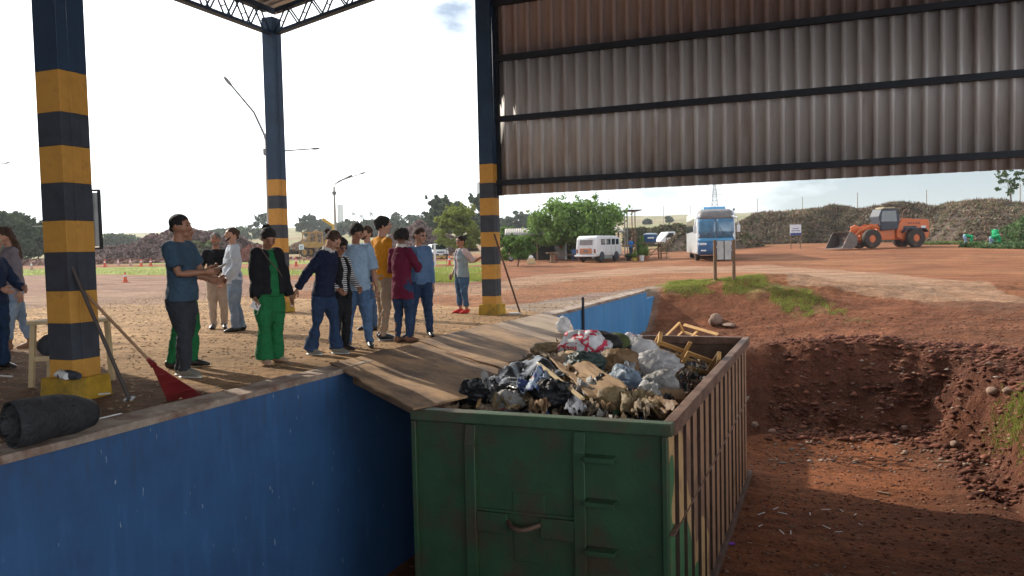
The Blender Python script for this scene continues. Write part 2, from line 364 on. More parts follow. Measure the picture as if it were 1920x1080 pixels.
m = inpoly([(-200, 520), (150, 515), (420, 520), (640, 528), (905, 521), (905, 530), (560, 545), (300, 570), (-200, 590)], 2.5); col[m] = mixc(col[m], purple, .5+.5*n2[m])
m = inpoly([(950, 575), (1110, 550), (1235, 535), (1235, 545), (1080, 575), (1020, 588)], .5); col[m] = mixc(col[m], L3((.24, .21, .19)), .6*n2[m]+.3)
m = inpoly([(-300, 640), (60, 655), (187, 690), (272, 716), (390, 735), (620, 700), (600, 900), (-300, 1300)], .7); col[m] = mixc(col[m], L3((.14, .075, .055)), .7)  # ground darkened inside the side cladding's shadow edge, cast shade painted in
# far fields
far = S(75, 120, cdp); fieldc = mixc(np.repeat(dry, len(gx), 0), L3((.22, .23, .10)), S(.42, .6, n3)*.8); fieldc = mixc(fieldc, L3((.30, .20, .12)), S(.55, .7, fbm(gx*.02, cdp*.035, 3, 99)))
col = mixc(col, fieldc, far)
GRASS = [([(-150, 512), (0, 505), (300, 500), (420, 502), (560, 506), (700, 502), (905, 500), (905, 512), (700, 517), (430, 516), (160, 514), (-150, 522)], 1.5),
    ([(700, 517), (800, 514), (925, 517), (925, 527), (820, 531), (700, 528)], 1.2), ([(-100, 488), (150, 490), (600, 489), (905, 492), (905, 497), (600, 495), (150, 496), (-100, 495)], 3)]
for poly, s in GRASS:
    m = inpoly(poly, s); col[m] = mixc(col[m], grass*1.1, .65+.4*n2[m])
near_grass = inpoly([(1235, 536), (1300, 525), (1430, 530), (1520, 545), (1560, 590), (1480, 585), (1440, 560), (1340, 540), (1250, 548)], .9)
bank_grass = inpoly([(1845, 745), (1930, 735), (2050, 735), (2050, 800), (1920, 790), (1860, 775)], .4)
ng2 = inpoly([(1450, 535), (1540, 560), (1620, 600), (1500, 600)], 1.5) & (n2 > .52)
for m, k in ((near_grass, .5), (bank_grass, .6), (ng2, .45)): col[m] = mixc(col[m], L3((.20, .19, .06)), k*S(.35, .6, n2[m])*1.3)
inpit = (gx > WALLX-.1) & (gy < 24)
psd = pit_sd(gx, gy)
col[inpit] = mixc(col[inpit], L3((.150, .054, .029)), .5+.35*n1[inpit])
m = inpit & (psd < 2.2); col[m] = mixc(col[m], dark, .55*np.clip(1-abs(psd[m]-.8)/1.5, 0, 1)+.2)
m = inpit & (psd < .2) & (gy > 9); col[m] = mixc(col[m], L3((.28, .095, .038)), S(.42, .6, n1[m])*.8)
col *= (.86+.28*n2[:, None])
nx, ny = len(xs), len(ys)
I = np.arange(nx*ny).reshape(ny, nx); F = np.stack([I[:-1, :-1], I[:-1, 1:], I[1:, 1:], I[1:, :-1]], -1).reshape(-1, 4)
M_ground = mat('red_earth', (.2, .1, .05), .95, 0, .30, 7, 1.0, 14, attr=True, spec=.15)
def earth_extra(m):
    nt = m.node_tree; p = nt.nodes['Principled BSDF']; L = nt.links.new
    src = p.inputs['Base Color'].links[0].from_socket
    tcn = [n for n in nt.nodes if n.type == 'TEX_COORD'][0]
    cur = src
    for sc, c, lo, hi, k in ((38, (.42, .33, .25), .03, .10, .55), (90, (.5, .42, .34), .04, .12, .35)):
        v = N('ShaderNodeTexVoronoi', nt); v.inputs['Scale'].default_value = sc; L(tcn.outputs['Object'], v.inputs[0])
        q = N('ShaderNodeTexNoise', nt); q.inputs['Scale'].default_value = sc*.12; L(tcn.outputs['Object'], q.inputs[0])
        r = N('ShaderNodeMapRange', nt); L(v.outputs['Distance'], r.inputs[0]); r.inputs[1].default_value = lo+.12; r.inputs[2].default_value = hi+.14; r.inputs[3].default_value = k; r.inputs[4].default_value = 0
        g = N('ShaderNodeMapRange', nt); L(q.outputs[0], g.inputs[0]); g.inputs[1].default_value = .42; g.inputs[2].default_value = .6
        mm = N('ShaderNodeMath', nt, operation='MULTIPLY'); L(r.outputs[0], mm.inputs[0]); L(g.outputs[0], mm.inputs[1])
        mx = N('ShaderNodeMix', nt, data_type='RGBA'); L(mm.outputs[0], mx.inputs[0]); L(cur, mx.inputs[6]); mx.inputs[7].default_value = (*c, 1); cur = mx.outputs[2]
    for sc, st, rot, k in ((.9, (.35, 1.6, 1), .5, .30), (2.6, (.25, 2.2, 1), .75, .22), (.35, (1, 1, 1), 0, .22)):     # drag marks, tyre tracks and damp patches
        mq = N('ShaderNodeMapping', nt); mq.inputs['Scale'].default_value = st; mq.inputs['Rotation'].default_value = (0, 0, rot); L(tcn.outputs['Object'], mq.inputs[0])
        q = N('ShaderNodeTexNoise', nt); q.inputs['Scale'].default_value = sc; q.inputs['Detail'].default_value = 7; q.inputs['Roughness'].default_value = .62; q.inputs['Distortion'].default_value = .6; L(mq.outputs[0], q.inputs[0])
        r = N('ShaderNodeMapRange', nt); L(q.outputs[0], r.inputs[0]); r.inputs[1].default_value = .32; r.inputs[2].default_value = .68; r.inputs[3].default_value = 1-k; r.inputs[4].default_value = 1+k*.8
        v = N('ShaderNodeVectorMath', nt, operation='SCALE'); L(cur, v.inputs[0]); L(r.outputs[0], v.inputs['Scale']); cur = v.outputs[0]
    L(cur, p.inputs['Base Color'])
    b = N('ShaderNodeBump', nt); b.inputs['Strength'].default_value = 1; b.inputs['Distance'].default_value = .11
    q = N('ShaderNodeTexNoise', nt); q.inputs['Scale'].default_value = 3.5; q.inputs['Detail'].default_value = 9; q.inputs['Roughness'].default_value = .72; L(tcn.outputs['Object'], q.inputs[0]); L(q.outputs[0], b.inputs['Height'])
    old = p.inputs['Normal'].links[0].from_node; L(b.outputs[0], old.inputs['Normal'])
earth_extra(M_ground)
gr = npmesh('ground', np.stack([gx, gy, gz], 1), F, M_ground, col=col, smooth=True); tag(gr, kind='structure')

# loose stones and turf
def stones(name, px, n, smin, smax, cols, label, seed):
    g = np.random.default_rng(seed); P = px(g, n); n = len(P); z = zt(P[:, 0], P[:, 1])
    s = (smin+(smax-smin)*g.random(n)**3)[:, None, None]
    O = np.array([(1, 0, 0), (0, 1, 0), (-1, 0, 0), (0, -1, 0), (0, 0, .7), (0, 0, -.5)])[None]*(.6+.6*g.random((n, 6, 1)))
    a = g.random(n)*6.3; ca, sa = np.cos(a)[:, None], np.sin(a)[:, None]
    O = O*np.stack([.7+.8*g.random(n), .6+.3*g.random(n), .35+.5*g.random(n)], 1)[:, None]
    X = O[..., 0]*ca-O[..., 1]*sa; Y = O[..., 0]*sa+O[..., 1]*ca
    V = np.stack([X, Y, O[..., 2]], -1)*s; V[..., 0] += P[:, 0:1]; V[..., 1] += P[:, 1:2]; V[..., 2] += z[:, None]+s[..., 0]*.12
    T = np.array([(0, 1, 4), (1, 2, 4), (2, 3, 4), (3, 0, 4), (1, 0, 5), (2, 1, 5), (3, 2, 5), (0, 3, 5)])
    F = (T[None]+(np.arange(n)*6)[:, None, None]).reshape(-1, 3)
    cc = np.asarray(cols)[g.integers(0, len(cols), n)]*(.7+.5*g.random((n, 1)))
    o = npmesh(name, V.reshape(-1, 3), F, M_loose, col=np.repeat(cc, 6, 0)); tag(o, label, name.replace('_', ' '), kind='stuff'); return o
M_loose = mat('loose_stone', (.3, .2, .15), .95, 0, .15, 30, attr=True, spec=.2)
def reg_up(g, n):
    Y = 3+31*g.random(n)**1.3; X = WALLX-.35-16*g.random(n); return np.stack([X, Y], 1)
def reg_pit(g, n):
    X = -4.8+9.5*g.random(n); Y = 7+16*g.random(n)**1.2
    k = ~((X > -3.9) & (X < -1.25) & (Y < 13.8)); return np.stack([X, Y], 1)[k]
def reg_foot(g, n):
    X = -1.2+4.*g.random(n); Y = 14.6+5*g.random(n); s = pit_sd(X, Y); k = (s > -1.8) & (s < 1.2); return np.stack([X, Y], 1)[k]
stones('gravel', reg_up, 42000, .006, .034, [(.40, .28, .17), (.34, .22, .13), (.46, .36, .26), (.30, .18, .10)], 'loose tan gravel spread over the upper yard', 1)
stones('soil_clods', reg_pit, 26000, .006, .045, [(.17, .062, .038), (.22, .09, .055), (.26, .17, .12), (.14, .055, .036)], 'red clods and chips strewn over the sunken floor and its banks', 2)
stones('rubble', reg_foot, 1300, .012, .085, [(.26, .17, .12), (.18, .09, .06), (.34, .27, .22)], 'broken bricks and stone bits at the foot of the red bank', 3)
def reg_bank(g, n):
    X = -1.25+5.*g.random(n); Y = 13+7.5*g.random(n); s = pit_sd(X, Y); k = (s > -.5) & (s < 2.6); return np.stack([X, Y], 1)[k]
stones('earth_clods', reg_bank, 9000, .012, .13, [(.12, .045, .03), (.16, .06, .038), (.10, .038, .026), (.19, .08, .05)], 'dark red earth clods covering the cut bank behind the pit', 9)
M_turf = mat('turf', (.24, .27, .06), .9, 0, .35, 2.5, tl=.4)
def turf(name, mask, n, hgt, label, seed):
    g = np.random.default_rng(seed); w = mask.nonzero()[0]
    if not len(w): return
    i = w[g.integers(0, len(w), n)]; X = gx[i]+g.normal(size=n)*.09; Y = gy[i]+g.normal(size=n)*.09
    k = fbm(X*1.6, Y*1.6, 3, 17) > .40; X, Y = X[k], Y[k]; n = len(X); z = zt(X, Y)
    a = g.random(n)*6.3; w_ = .006+.008*g.random(n); h = hgt*(.4+g.random(n)); lx, ly = g.normal(size=n)*.4*h, g.normal(size=n)*.4*h
    V = np.empty((n, 3, 3)); V[:, 0] = np.stack([X-np.cos(a)*w_, Y-np.sin(a)*w_, z-.01], 1); V[:, 1] = np.stack([X+np.cos(a)*w_, Y+np.sin(a)*w_, z-.01], 1); V[:, 2] = np.stack([X+lx, Y+ly, z+h], 1)
    o = npmesh(name, V.reshape(-1, 3), np.arange(n*3).reshape(-1, 3), M_turf); tag(o, label, 'grass', kind='stuff')
turf('grass', near_grass | ng2, 34000, .045, 'low green grass on the hump behind the end of the blue wall', 4)
turf('grass', bank_grass, 14000, .06, 'tufts of grass on the red bank at the right edge', 5)
fg = inpoly(GRASS[0][0], 1.5) | inpoly(GRASS[1][0], 1.2); turf('grass', fg, 40000, .13, 'bright green grass strip along the track beyond the cones', 6)

# ================================================================= blue retaining wall
def blue_mat():
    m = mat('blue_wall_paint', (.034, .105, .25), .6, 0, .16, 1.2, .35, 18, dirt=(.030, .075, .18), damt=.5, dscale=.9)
    nt = m.node_tree; p = nt.nodes['Principled BSDF']; L = nt.links.new; cur = p.inputs['Base Color'].links[0].from_socket
    tcn = [n for n in nt.nodes if n.type == 'TEX_COORD'][0]
    for st, sc, lo, hi, c, k in (((1, 2.6, .5), 12, .725, .74, (.40, .50, .62), .7), ((1, 3.5, .5), 2.5, .56, .75, (.055, .15, .36), .45), ((1, 1, 1), 5.5, .745, .765, (.13, .045, .035), .7), ((1, 1, .9), 14, .755, .775, (.12, .045, .035), .6)):
        mpn = N('ShaderNodeMapping', nt); mpn.inputs['Scale'].default_value = st; L(tcn.outputs['Object'], mpn.inputs[0])
        n = N('ShaderNodeTexNoise', nt); n.inputs['Scale'].default_value = sc; n.inputs['Detail'].default_value = 4; L(mpn.outputs[0], n.inputs[0])
        r = N('ShaderNodeMapRange', nt); L(n.outputs[0], r.inputs[0]); r.inputs[1].default_value = lo; r.inputs[2].default_value = hi; r.inputs[4].default_value = k
        mx = N('ShaderNodeMix', nt, data_type='RGBA'); L(r.outputs[0], mx.inputs[0]); L(cur, mx.inputs[6]); mx.inputs[7].default_value = (*c, 1); cur = mx.outputs[2]
    sp = N('ShaderNodeSeparateXYZ', nt); L(tcn.outputs['Object'], sp.inputs[0])      # mud run-off below the coping
    mpn = N('ShaderNodeMapping', nt); mpn.inputs['Scale'].default_value = (1, 5, .5); L(tcn.outputs['Object'], mpn.inputs[0])
    n = N('ShaderNodeTexNoise', nt); n.inputs['Scale'].default_value = 3; n.inputs['Detail'].default_value = 7; n.inputs['Roughness'].default_value = .7; L(mpn.outputs[0], n.inputs[0])
    a = N('ShaderNodeMath', nt, operation='MULTIPLY_ADD'); L(sp.outputs['Z'], a.inputs[0]); a.inputs[1].default_value = .28; L(n.outputs[0], a.inputs[2])
    r = N('ShaderNodeMapRange', nt); L(a.outputs[0], r.inputs[0]); r.inputs[1].default_value = .46; r.inputs[2].default_value = .66; r.inputs[4].default_value = .55
    mx = N('ShaderNodeMix', nt, data_type='RGBA'); L(r.outputs[0], mx.inputs[0]); L(cur, mx.inputs[6]); mx.inputs[7].default_value = (.055, .055, .09, 1); cur = mx.outputs[2]
    L(cur, p.inputs['Base Color']); return m
M_blue = blue_mat()
wall = thing('retaining_wall', 'long blue painted concrete retaining wall holding up the gravel yard beside the pit', 'wall')
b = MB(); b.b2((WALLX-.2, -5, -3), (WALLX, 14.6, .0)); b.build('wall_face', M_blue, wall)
M_blue2 = mat('skylit_blue_paint', (.055, .24, .50), .6, 0, .2, 1.6, .3, 18, dirt=(.12, .32, .52), damt=.4, dscale=1.2, stretch=(1, 1.6, .4))  # brighter blue holds the open skylight beyond the roof, painted into the colour
b = MB(); b.b2((WALLX-.2, 14.603, -3), (WALLX, 22.7, .0)); b.b2((WALLX-.2, 22.703, -3), (WALLX-.003, 23.9, -.2)); b.build('wall_face', M_blue2, wall, label='blue part of the wall behind the container, brightened in colour for open skylight')
g = np.random.default_rng(12); b = MB(); yv = np.arange(-5, 22.7, .22)
for i in range(len(yv)-1):
    def ring(y): return [(WALLX-.24-.05*vnoise(y*1.3, 1), y, .0), (WALLX+.012+.02*vnoise(y*2.1, 5), y, .0), (WALLX+.004+.02*vnoise(y*2.1, 5), y, .045+.015*vnoise(y*3, 9)), (WALLX-.22-.05*vnoise(y*1.3, 1), y, .055+.02*vnoise(y*2, 3))]
    a_, c_ = ring(yv[i]), ring(yv[i+1]); b.add(a_+c_, [(k, (k+1) % 4, 4+(k+1) % 4, 4+k) for k in range(4)]+([(0, 1, 2, 3)] if i == 0 else [])+([(4, 5, 6, 7)] if i == len(yv)-2 else []))
M_cope = mat('coping_mortar', (.36, .29, .23), .95, 0, .3, 7, .9, 20, dirt=(.17, .08, .055), damt=.75, dscale=3)
b.build('coping', M_cope, wall)
pp = on_z(1092, 565, 0.); pd = toworld(*(lambda q: q)((0, 0)))
ty = 14.9+.0
def wall_y(px):                         # where the column px meets the wall face at its top
    r = ray(px, 560); t = (WALLX+.03)/r.x; return r.y*t
y0 = wall_y(1092); b = MB(); b.tube([(WALLX+.04, y0, -1.6), (WALLX+.04, y0, .26)], .03, 8); o = b.build('steel_bar', M_darkmetal); tag(o, 'thin black steel bar standing against the lit far part of the blue wall', 'bar')

# ================================================================= the open shed
shed = thing('steel_shed', 'open steel shed with striped columns, lattice roof beams and corrugated cladding', 'shed')
BX0, BX1, BY0, BY1 = -11.75, 7.2, -8.6, 15.05
STR = [.2, .38, .70, 1.03, 1.35, 1.67, 2.0, 2.33, 2.66, 3.0]
def column(x, y, top, nm='column', w=.30, dpt=.30):
    b = MB(); zs_ = STR+[top]
    for i in range(len(zs_)-1):
        mi = 2 if i == len(zs_)-2 else (1 if i % 2 == 0 else 0)
        dz = .02*math.sin(i*3.7+x)
        za = zs_[i]+(0 if i in (0,) else .02*math.sin((i)*3.7+x)); zb = zs_[i+1]+(0 if i == len(zs_)-2 else .02*math.sin((i+1)*3.7+x))
        # two lipped channels welded face to face, with a seam down the +X side
        for s_ in (-1, 1):
            b.b2((-w/2, s_*dpt/2, za), (w/2, s_*.006, zb), mi)
        b.b2((w/2, -.045, za), (w/2+.008, .045, zb), mi)
    c = b.build(nm, [M_black, M_yellow, M_blueframe], shed, bevel=.012, loc=(x, y, 0))
    b = MB(); b.box((0, 0, .1), (.44, .44, .22), 0, None, .93, .93); b.build('column_base', M_yconc, c, bevel=.015)
    return c
def rz(X): return 6.28+.17*(X-BX0) if X < -1 else 6.28+.17*(-1-BX0)-.17*(X+1)
COLS = [(-6.62, 5.42), (-11.75, 15.05), (-6.42, 14.9), (-11.75, 5.42), (-11.75, -4.2), (7.2, 15.05), (7.2, 5.42), (7.2, -4.2)]
for x, y in COLS: column(x, y, rz(x)+.35)
def truss(p0, p1, hgt, step, nm='roof_truss'):
    p0, p1 = Vector(p0), Vector(p1); L = (p1-p0).length; u = (p1-p0)/L; n = max(2, round(L/step)); b = MB(); up = Vector((0, 0, hgt))
    side = u.cross(Vector((0, 0, 1))).normalized()*.07
    b.bar(p0, p1, .16, .07); b.bar(p0+up, p1+up, .14, .09)
    for i in range(n):
        a = p0+u*(L*i/n); m_ = p0+u*(L*(i+.5)/n); c = p0+u*(L*(i+1)/n)
        for s_ in (-1, 1):
            b.bar(a+side*s_, m_+up+side*s_, .025, .03); b.bar(m_+up+side*s_, c+side*s_, .025, .03)
        b.bar(a+up*.45+u*L/n*.22-side, a+up*.45+u*L/n*.22+side, .02, .02)
    return b.build(nm, M_blueframe, shed)
truss((BX0, BY1-.16, 6.3), (BX0, BY0, 6.3), .48, .62)
truss((BX0+.16, BY1, 6.3), (-1, BY1, rz(-1)), .48, .62)
for yy in (5.42, -4.2): truss((BX0, yy, 6.35), (-1, yy, rz(-1)), .5, .7); truss((-1, yy, rz(-1)), (BX1, yy, rz(BX1)), .5, .7)
truss((-1, BY1, rz(-1)), (BX1, BY1, rz(BX1)), .48, .62)
truss((BX1, BY1-.16, rz(BX1)), (BX1, BY0, rz(BX1)), .48, .62)
b = MB()
for k in range(11):
    X = BX0-.1+k*1.05
    if X < -1: b.bar((X, BY0, rz(X)+.60), (X, BY1+.25, rz(X)+.60), .07, .12)
for k in range(8):
    X = -.6+k*1.1; b.bar((X, BY0, rz(X)+.60), (X, BY1+.25, rz(X)+.60), .07, .12)
b.build('purlins', M_blueframe, shed)
def corr(fn, a0, a1, period, depth, mats, name, parent, thick=.0):
    """trapezoid ribs along one axis; fn(t, off) -> bottom and top points"""
    t = a0; prof = []
    while t < a1:
        for q, o in ((0, 0), (.60, 0), (.63, 1), (.88, 1), (.91, 0)): prof.append((t+q*period, o*depth))
        t += period
    V = []; F = []
    for t, o in prof: V += [fn(t, o, 0), fn(t, o, 1)]
    for i in range(len(prof)-1): F.append((2*i, 2*i+2, 2*i+3, 2*i+1))
    o = npmesh(name, V, F, mats, parent)
    s = o.modifiers.new('thick', 'SOLIDIFY'); s.thickness = .004; return o
corr(lambda t, o, k: ((BX0-.35, -1)[k], t, rz((BX0-.35, -1.0)[k])+.68+o), BY0, BY1+.5, .25, .035, M_sheet, 'roof_sheet', shed)
corr(lambda t, o, k: ((-1., BX1+.4)[k], t, rz((-1.0, BX1+.4)[k])+.68+o), BY0, BY1+.5, .25, .035, M_sheet, 'roof_sheet', shed)
# end cladding to the right of the middle column, girts on its inner side
PY = 15.02
def cl(zb, ztf, m, off):
    corr(lambda t, o, k: (t, PY+off-o*1.25, (zb, min(ztf, rz(t)+.62))[k]), -6.25, BX1, .25, .038, m, 'cladding_sheet', shed)
cl(2.40, 5.25, M_sheet, 0); cl(5.16, 12, M_sheet_b, -.012)
for z in (2.64, 3.91, 5.11, 6.2, 7.3):
    b = MB(); x1 = BX1; b.b2((-6.27, PY-.13, z-.055), (x1, PY-.045, z+.055)); b.build('girt', M_darkmetal, shed)
b = MB(); b.b2((-6.285, PY-.06, 2.4), (-6.19, PY+.10, rz(-6.2)+.6)); b.build('sun_leak_strip', M_darkmetal, shed)  # strip added to block sun leaking between middle column and cladding
# side cladding on the near left bay
corr(lambda t, o, k: (BX0-.1+o, t, (.6, 6.3)[k]), BY0, 8.2, .25, .035, M_sheet, 'side_cladding', shed)

# notice board hung on the first column
nb = thing('notice_board', 'grey framed board fixed edge-on to the back of the nearest striped column', 'board', (-6.62, 5.42, 0))
p = on_z(174, 412, 0)
q_ = at(173, 7.62, 412); bp = (q_.x, q_.y); bx_, by_ = bp[0]+6.62, bp[1]-5.42
rot = Matrix.Rotation(facing(20)-0, 3, 'Z')
zt_, zb_ = zpix(bp[0], bp[1], 357), zpix(bp[0], bp[1], 466)
b = MB(); b.box((bx_, by_, (zt_+zb_)/2), (.15, .02, zt_-zb_-.04), 0, Matrix.Rotation(R(21.8), 3, 'Z')); b.build('panel', mat('board_grey', (.5, .5, .5), .6), nb)
b = MB()
for s_ in (-1, 1):
    b.box(Vector((bx_, by_, (zt_+zb_)/2))+Matrix.Rotation(R(21.8), 3, 'Z') @ Vector((s_*.075, 0, 0)), (.014, .04, zt_-zb_), 0, Matrix.Rotation(R(21.8), 3, 'Z'))
    b.box((bx_, by_, (zt_, zb_)[s_ > 0]), (.155, .04, .016), 0, Matrix.Rotation(R(21.8), 3, 'Z'))
b.box((bx_-.12, by_-.03, zt_-.15), (.14, .03, .03)); b.box((bx_-.12, by_-.03, zb_+.15), (.14, .03, .03))
b.build('frame', M_darkmetal, nb)
# ================================================================= the roll-off waste container
CX0, CX1, CY0, CY1, CZ0, CZ1 = -3.83, -1.33, 6.85, 13.65, -2.5, -.23
M_green = mat('green_container_paint', (.030, .082, .037), .5, .1, .22, 2.5, .25, 30, dirt=(.075, .04, .025), damt=.55, dscale=2.3)
M_camo = ramp_mat('camouflage_paint', [(0, (.045, .15, .06)), (.38, (.50, .31, .14)), (.50, (.22, .12, .07)), (.60, (.33, .18, .10))], 1.3, .6, bump=.2, bscale=9, detail=1, rust=(.16, .085, .05), distort=.25)
M_rim = mat('worn_rim_steel', (.22, .13, .09), .7, .2, .35, 4, .4, 20, dirt=(.12, .055, .035), damt=.9, dscale=3)
M_rimg = mat('worn_green_rim', (.05, .10, .05), .6, .1, .3, 4, .3, 20, dirt=(.10, .055, .035), damt=.6, dscale=2.5)
def camo_fix(m):
    nt = m.node_tree; r = [n for n in nt.nodes if n.type == 'VALTORGB'][0]; src = r.inputs[0].links[0].from_socket; t = [n for n in nt.nodes if n.type == 'TEX_COORD'][0]
    sp = N('ShaderNodeSeparateXYZ', nt); nt.links.new(t.outputs['Object'], sp.inputs[0])
    a = N('ShaderNodeMath', nt, operation='MULTIPLY_ADD'); nt.links.new(sp.outputs['Y'], a.inputs[0]); a.inputs[1].default_value = .22; a.inputs[2].default_value = -1.182
    b = N('ShaderNodeMath', nt, operation='MULTIPLY_ADD'); nt.links.new(sp.outputs['Z'], b.inputs[0]); b.inputs[1].default_value = .20; nt.links.new(a.outputs[0], b.inputs[2])
    c = N('ShaderNodeMath', nt, operation='MULTIPLY_ADD'); nt.links.new(src, c.inputs[0]); c.inputs[1].default_value = .35; nt.links.new(b.outputs[0], c.inputs[2]); nt.links.new(c.outputs[0], r.inputs[0])
camo_fix(M_camo)
M_ribshade = mat('rib_shade_rust', (.055, .030, .022), .9, 0, .4, 5, .4)  # rust colour darkened to stand in for shade on rib sides and gaps
cont = thing('waste_container', 'large open green metal waste container with camouflage painted ribbed side, full of rubbish', 'container')
b = MB(); b.b2((CX0, CY0, CZ0), (CX1, CY0+.06, CZ1-.1)); 
b.build('front_panel', M_green, cont, bevel=.01)
b = MB(); b.b2((CX0, CY0-.05, CZ1-.11), (CX1+.05, CY0+.09, CZ1)); b.build('rim', M_rimg, cont, bevel=.012)
b = MB(); b.b2((CX1-.05, CY0+.092, CZ1-.13), (CX1+.06, CY1+.03, CZ1)); b.b2((CX0-.05, CY0+.092, CZ1-.13), (CX0+.08, CY1+.03, CZ1)); b.b2((CX0+.082, CY1-.08, CZ1-.13), (CX1-.052, CY1+.03, CZ1)); b.build('rim', M_rim, cont, bevel=.012)
for x in (-3.20, -2.12):
    b = MB(); b.b2((x-.055, CY0-.055, CZ0+.02), (x+.055, CY0+.002, CZ1-.32)); b.prism([(CY0-.055, CZ1-.32), (CY0, CZ1-.32), (CY0, CZ1-.12), (CY0-.02, CZ1-.12)], x-.055, x+.055, 'x'); b.build('post', M_green, cont, bevel=.006)
for z in (-.56, -.96, -1.40):
    b = MB(); b.b2((-2.05, CY0-.14, z-.01), (-1.78, CY0+.0, z+.01)); b.b2((-2.05, CY0-.142, z-.03), (-1.78, CY0-.13, z+.012)); b.build('step', M_green, cont, bevel=.003)
b = MB(); b.b2((-2.78, CY0-.012, -1.62), (-2.47, CY0-.001, -.97)); b.build('door_plate', M_green, cont, bevel=.004)
b = MB(); b.b2((-3.14, CY0-.05, -1.36), (-2.83, CY0-.014, -1.17)); b.b2((-2.50, CY0-.05, -1.36), (-2.18, CY0-.014, -1.17)); b.b2((-3.14, CY0-.03, -1.168), (-2.18, CY0-.014, -1.14)); b.build('latch_bar', M_green, cont, bevel=.005)
b = MB(); b.tube([(-2.84+.34*t, CY0-.02-.13*math.sin(math.pi*t), -1.24-.03*math.sin(math.pi*t)) for t in np.linspace(0, 1, 9)], .024, 8); b.build('hook_bar', M_rust, cont, smooth=60)
for q in ((CX0, CX0+.05), (CX1-.045, CX1+.004)):
    b = MB(); b.b2((q[0], CY0-.04, CZ0), (q[1], CY0-.002, CZ1-.115)); b.build('corner_post', M_green, cont, bevel=.006)
b = MB(); b.b2((CX1-.05, CY0+.063, CZ0), (CX1, CY0+.85, CZ1-.132)); b.build('side_wall', M_camo, cont)
b = MB(); b.b2((CX1-.05, CY0+.853, CZ0), (CX1, CY1, CZ1-.132)); b.build('side_wall', M_ribshade, cont)
b = MB(); b.b2((CX0, CY0+.063, CZ0), (CX0+.05, CY1, CZ1-.132)); b.build('side_wall', M_rust, cont)
b = MB(); b.b2((CX0+.052, CY1-.06, CZ0), (CX1-.052, CY1-.001, CZ1-.132)); b.build('back_wall', M_rust, cont)
b = MB(); b.b2((CX0+.052, CY0+.063, CZ0+.02), (CX1-.052, CY1-.062, CZ0+.1)); b.build('floor_plate', M_rust, cont)
y = CY0+.42; k = 0
while y < CY1-.2:
    b = MB(); z0_, z1_ = CZ0+.05, CZ1-.134; j = .02*math.sin(y*9)
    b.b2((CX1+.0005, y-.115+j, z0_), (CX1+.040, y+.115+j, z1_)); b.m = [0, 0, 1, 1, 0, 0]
    b.build('rib', [M_camo, M_ribshade], cont, bevel=.004, fix=True); y += .42
b = MB(); zz = -1.22
b.b2((CX1+.001, CY0+.02, zz-.012), (CX1+.05, CY1, zz+.006)); b.build('weld_strip', M_rim, cont, bevel=.004)
b = MB(); b.b2((CX1-.03, CY0+.02, CZ0-.06), (CX1+.09, CY1, CZ0+.05)); b.b2((CX0-.03, CY0+.02, CZ0-.06), (CX0+.09, CY1, CZ0+.05)); b.build('skid', M_rust, cont, bevel=.01)

# ================================================================= plywood ramp from wall to container
M_ply = mat('weathered_plywood', (.41, .25, .13), .8, 0, .25, 1.6, .25, 20, dirt=(.11, .07, .05), damt=.8, dscale=1.7, stretch=(.9, 1.3, 1))
M_ply2 = mat('dusty_plywood', (.43, .32, .22), .8, 0, .25, 1.2, .2, 20, dirt=(.26, .17, .12), damt=.7, dscale=1.6, stretch=(.5, 1.8, 1))
PL = [((-5.18, 7.45, .085), (-3.74, 6.72, -.20), (-3.28, 8.75, -.24), (-5.16, 9.55, .085), 'front plywood sheet of the ramp, dirt stained, its corner jutting over the blue wall', M_ply),
      ((-5.20, 9.50, .10), (-3.38, 8.80, -.20), (-3.30, 11.1, -.2), (-5.18, 11.9, .10), 'middle plywood sheet of the ramp, partly buried by rubbish', M_ply),
      ((-5.14, 11.85, .085), (-3.40, 11.1, -.2), (-4.45, 13.9, -.02), (-5.08, 14.35, .085), 'far plywood sheet of the ramp, pale and dusty, near the small white bag', M_ply2)]
def slab(q, th, name, m, sub=10, warp=.012, seed=0):
    q = [Vector(p) for p in q]; V = []; n = sub+1
    for lvl in (0, 1):
        for j in range(n):
            for i in range(n):
                u, v = i/sub, j/sub; p = (q[0]*(1-u)+q[1]*u)*(1-v)+(q[3]*(1-u)+q[2]*u)*v
                e = (noise.noise(Vector((i*.9+seed, j*3.1, 2)))*.03 if i in (0, sub) or j in (0, sub) else 0)
                V.append(p+Vector((e, e, warp*noise.noise(Vector((u*3+seed, v*3, 0)))*2-(th if lvl == 0 else 0))))
    F = []
    for j in range(sub):
        for i in range(sub):
            a = j*n+i; F.append((a, a+n, a+n+1, a+1)); a += n*n; F.append((a, a+1, a+n+1, a+n))
    edge = [(i, 0) for i in range(sub)]+[(sub, j) for j in range(sub)]+[(i, sub) for i in range(sub, 0, -1)]+[(0, j) for j in range(sub, 0, -1)]
    for k in range(len(edge)):
        a = edge[k]; c = edge[(k+1) % len(edge)]; ia = a[1]*n+a[0]; ic = c[1]*n+c[0]; F.append((ia, ic, n*n+ic, n*n+ia))
    b = MB(); b.add(V, F); return b.build(name, m, smooth=30)
for i, (a, c, d, e, lb, m) in enumerate(PL): tag(slab((a, c, d, e), .022, 'plywood_sheet', m, 12, .012, i*3.3), lb, 'plywood', 'plywood sheets of the ramp')
b = MB(); b.bar((-5.0, 7.6, -.1), (-3.9, 7.05, -.30), .07, .07); tag(b.build('timber_prop', M_oldwood), 'short timber under the front edge of the plywood ramp', 'timber')

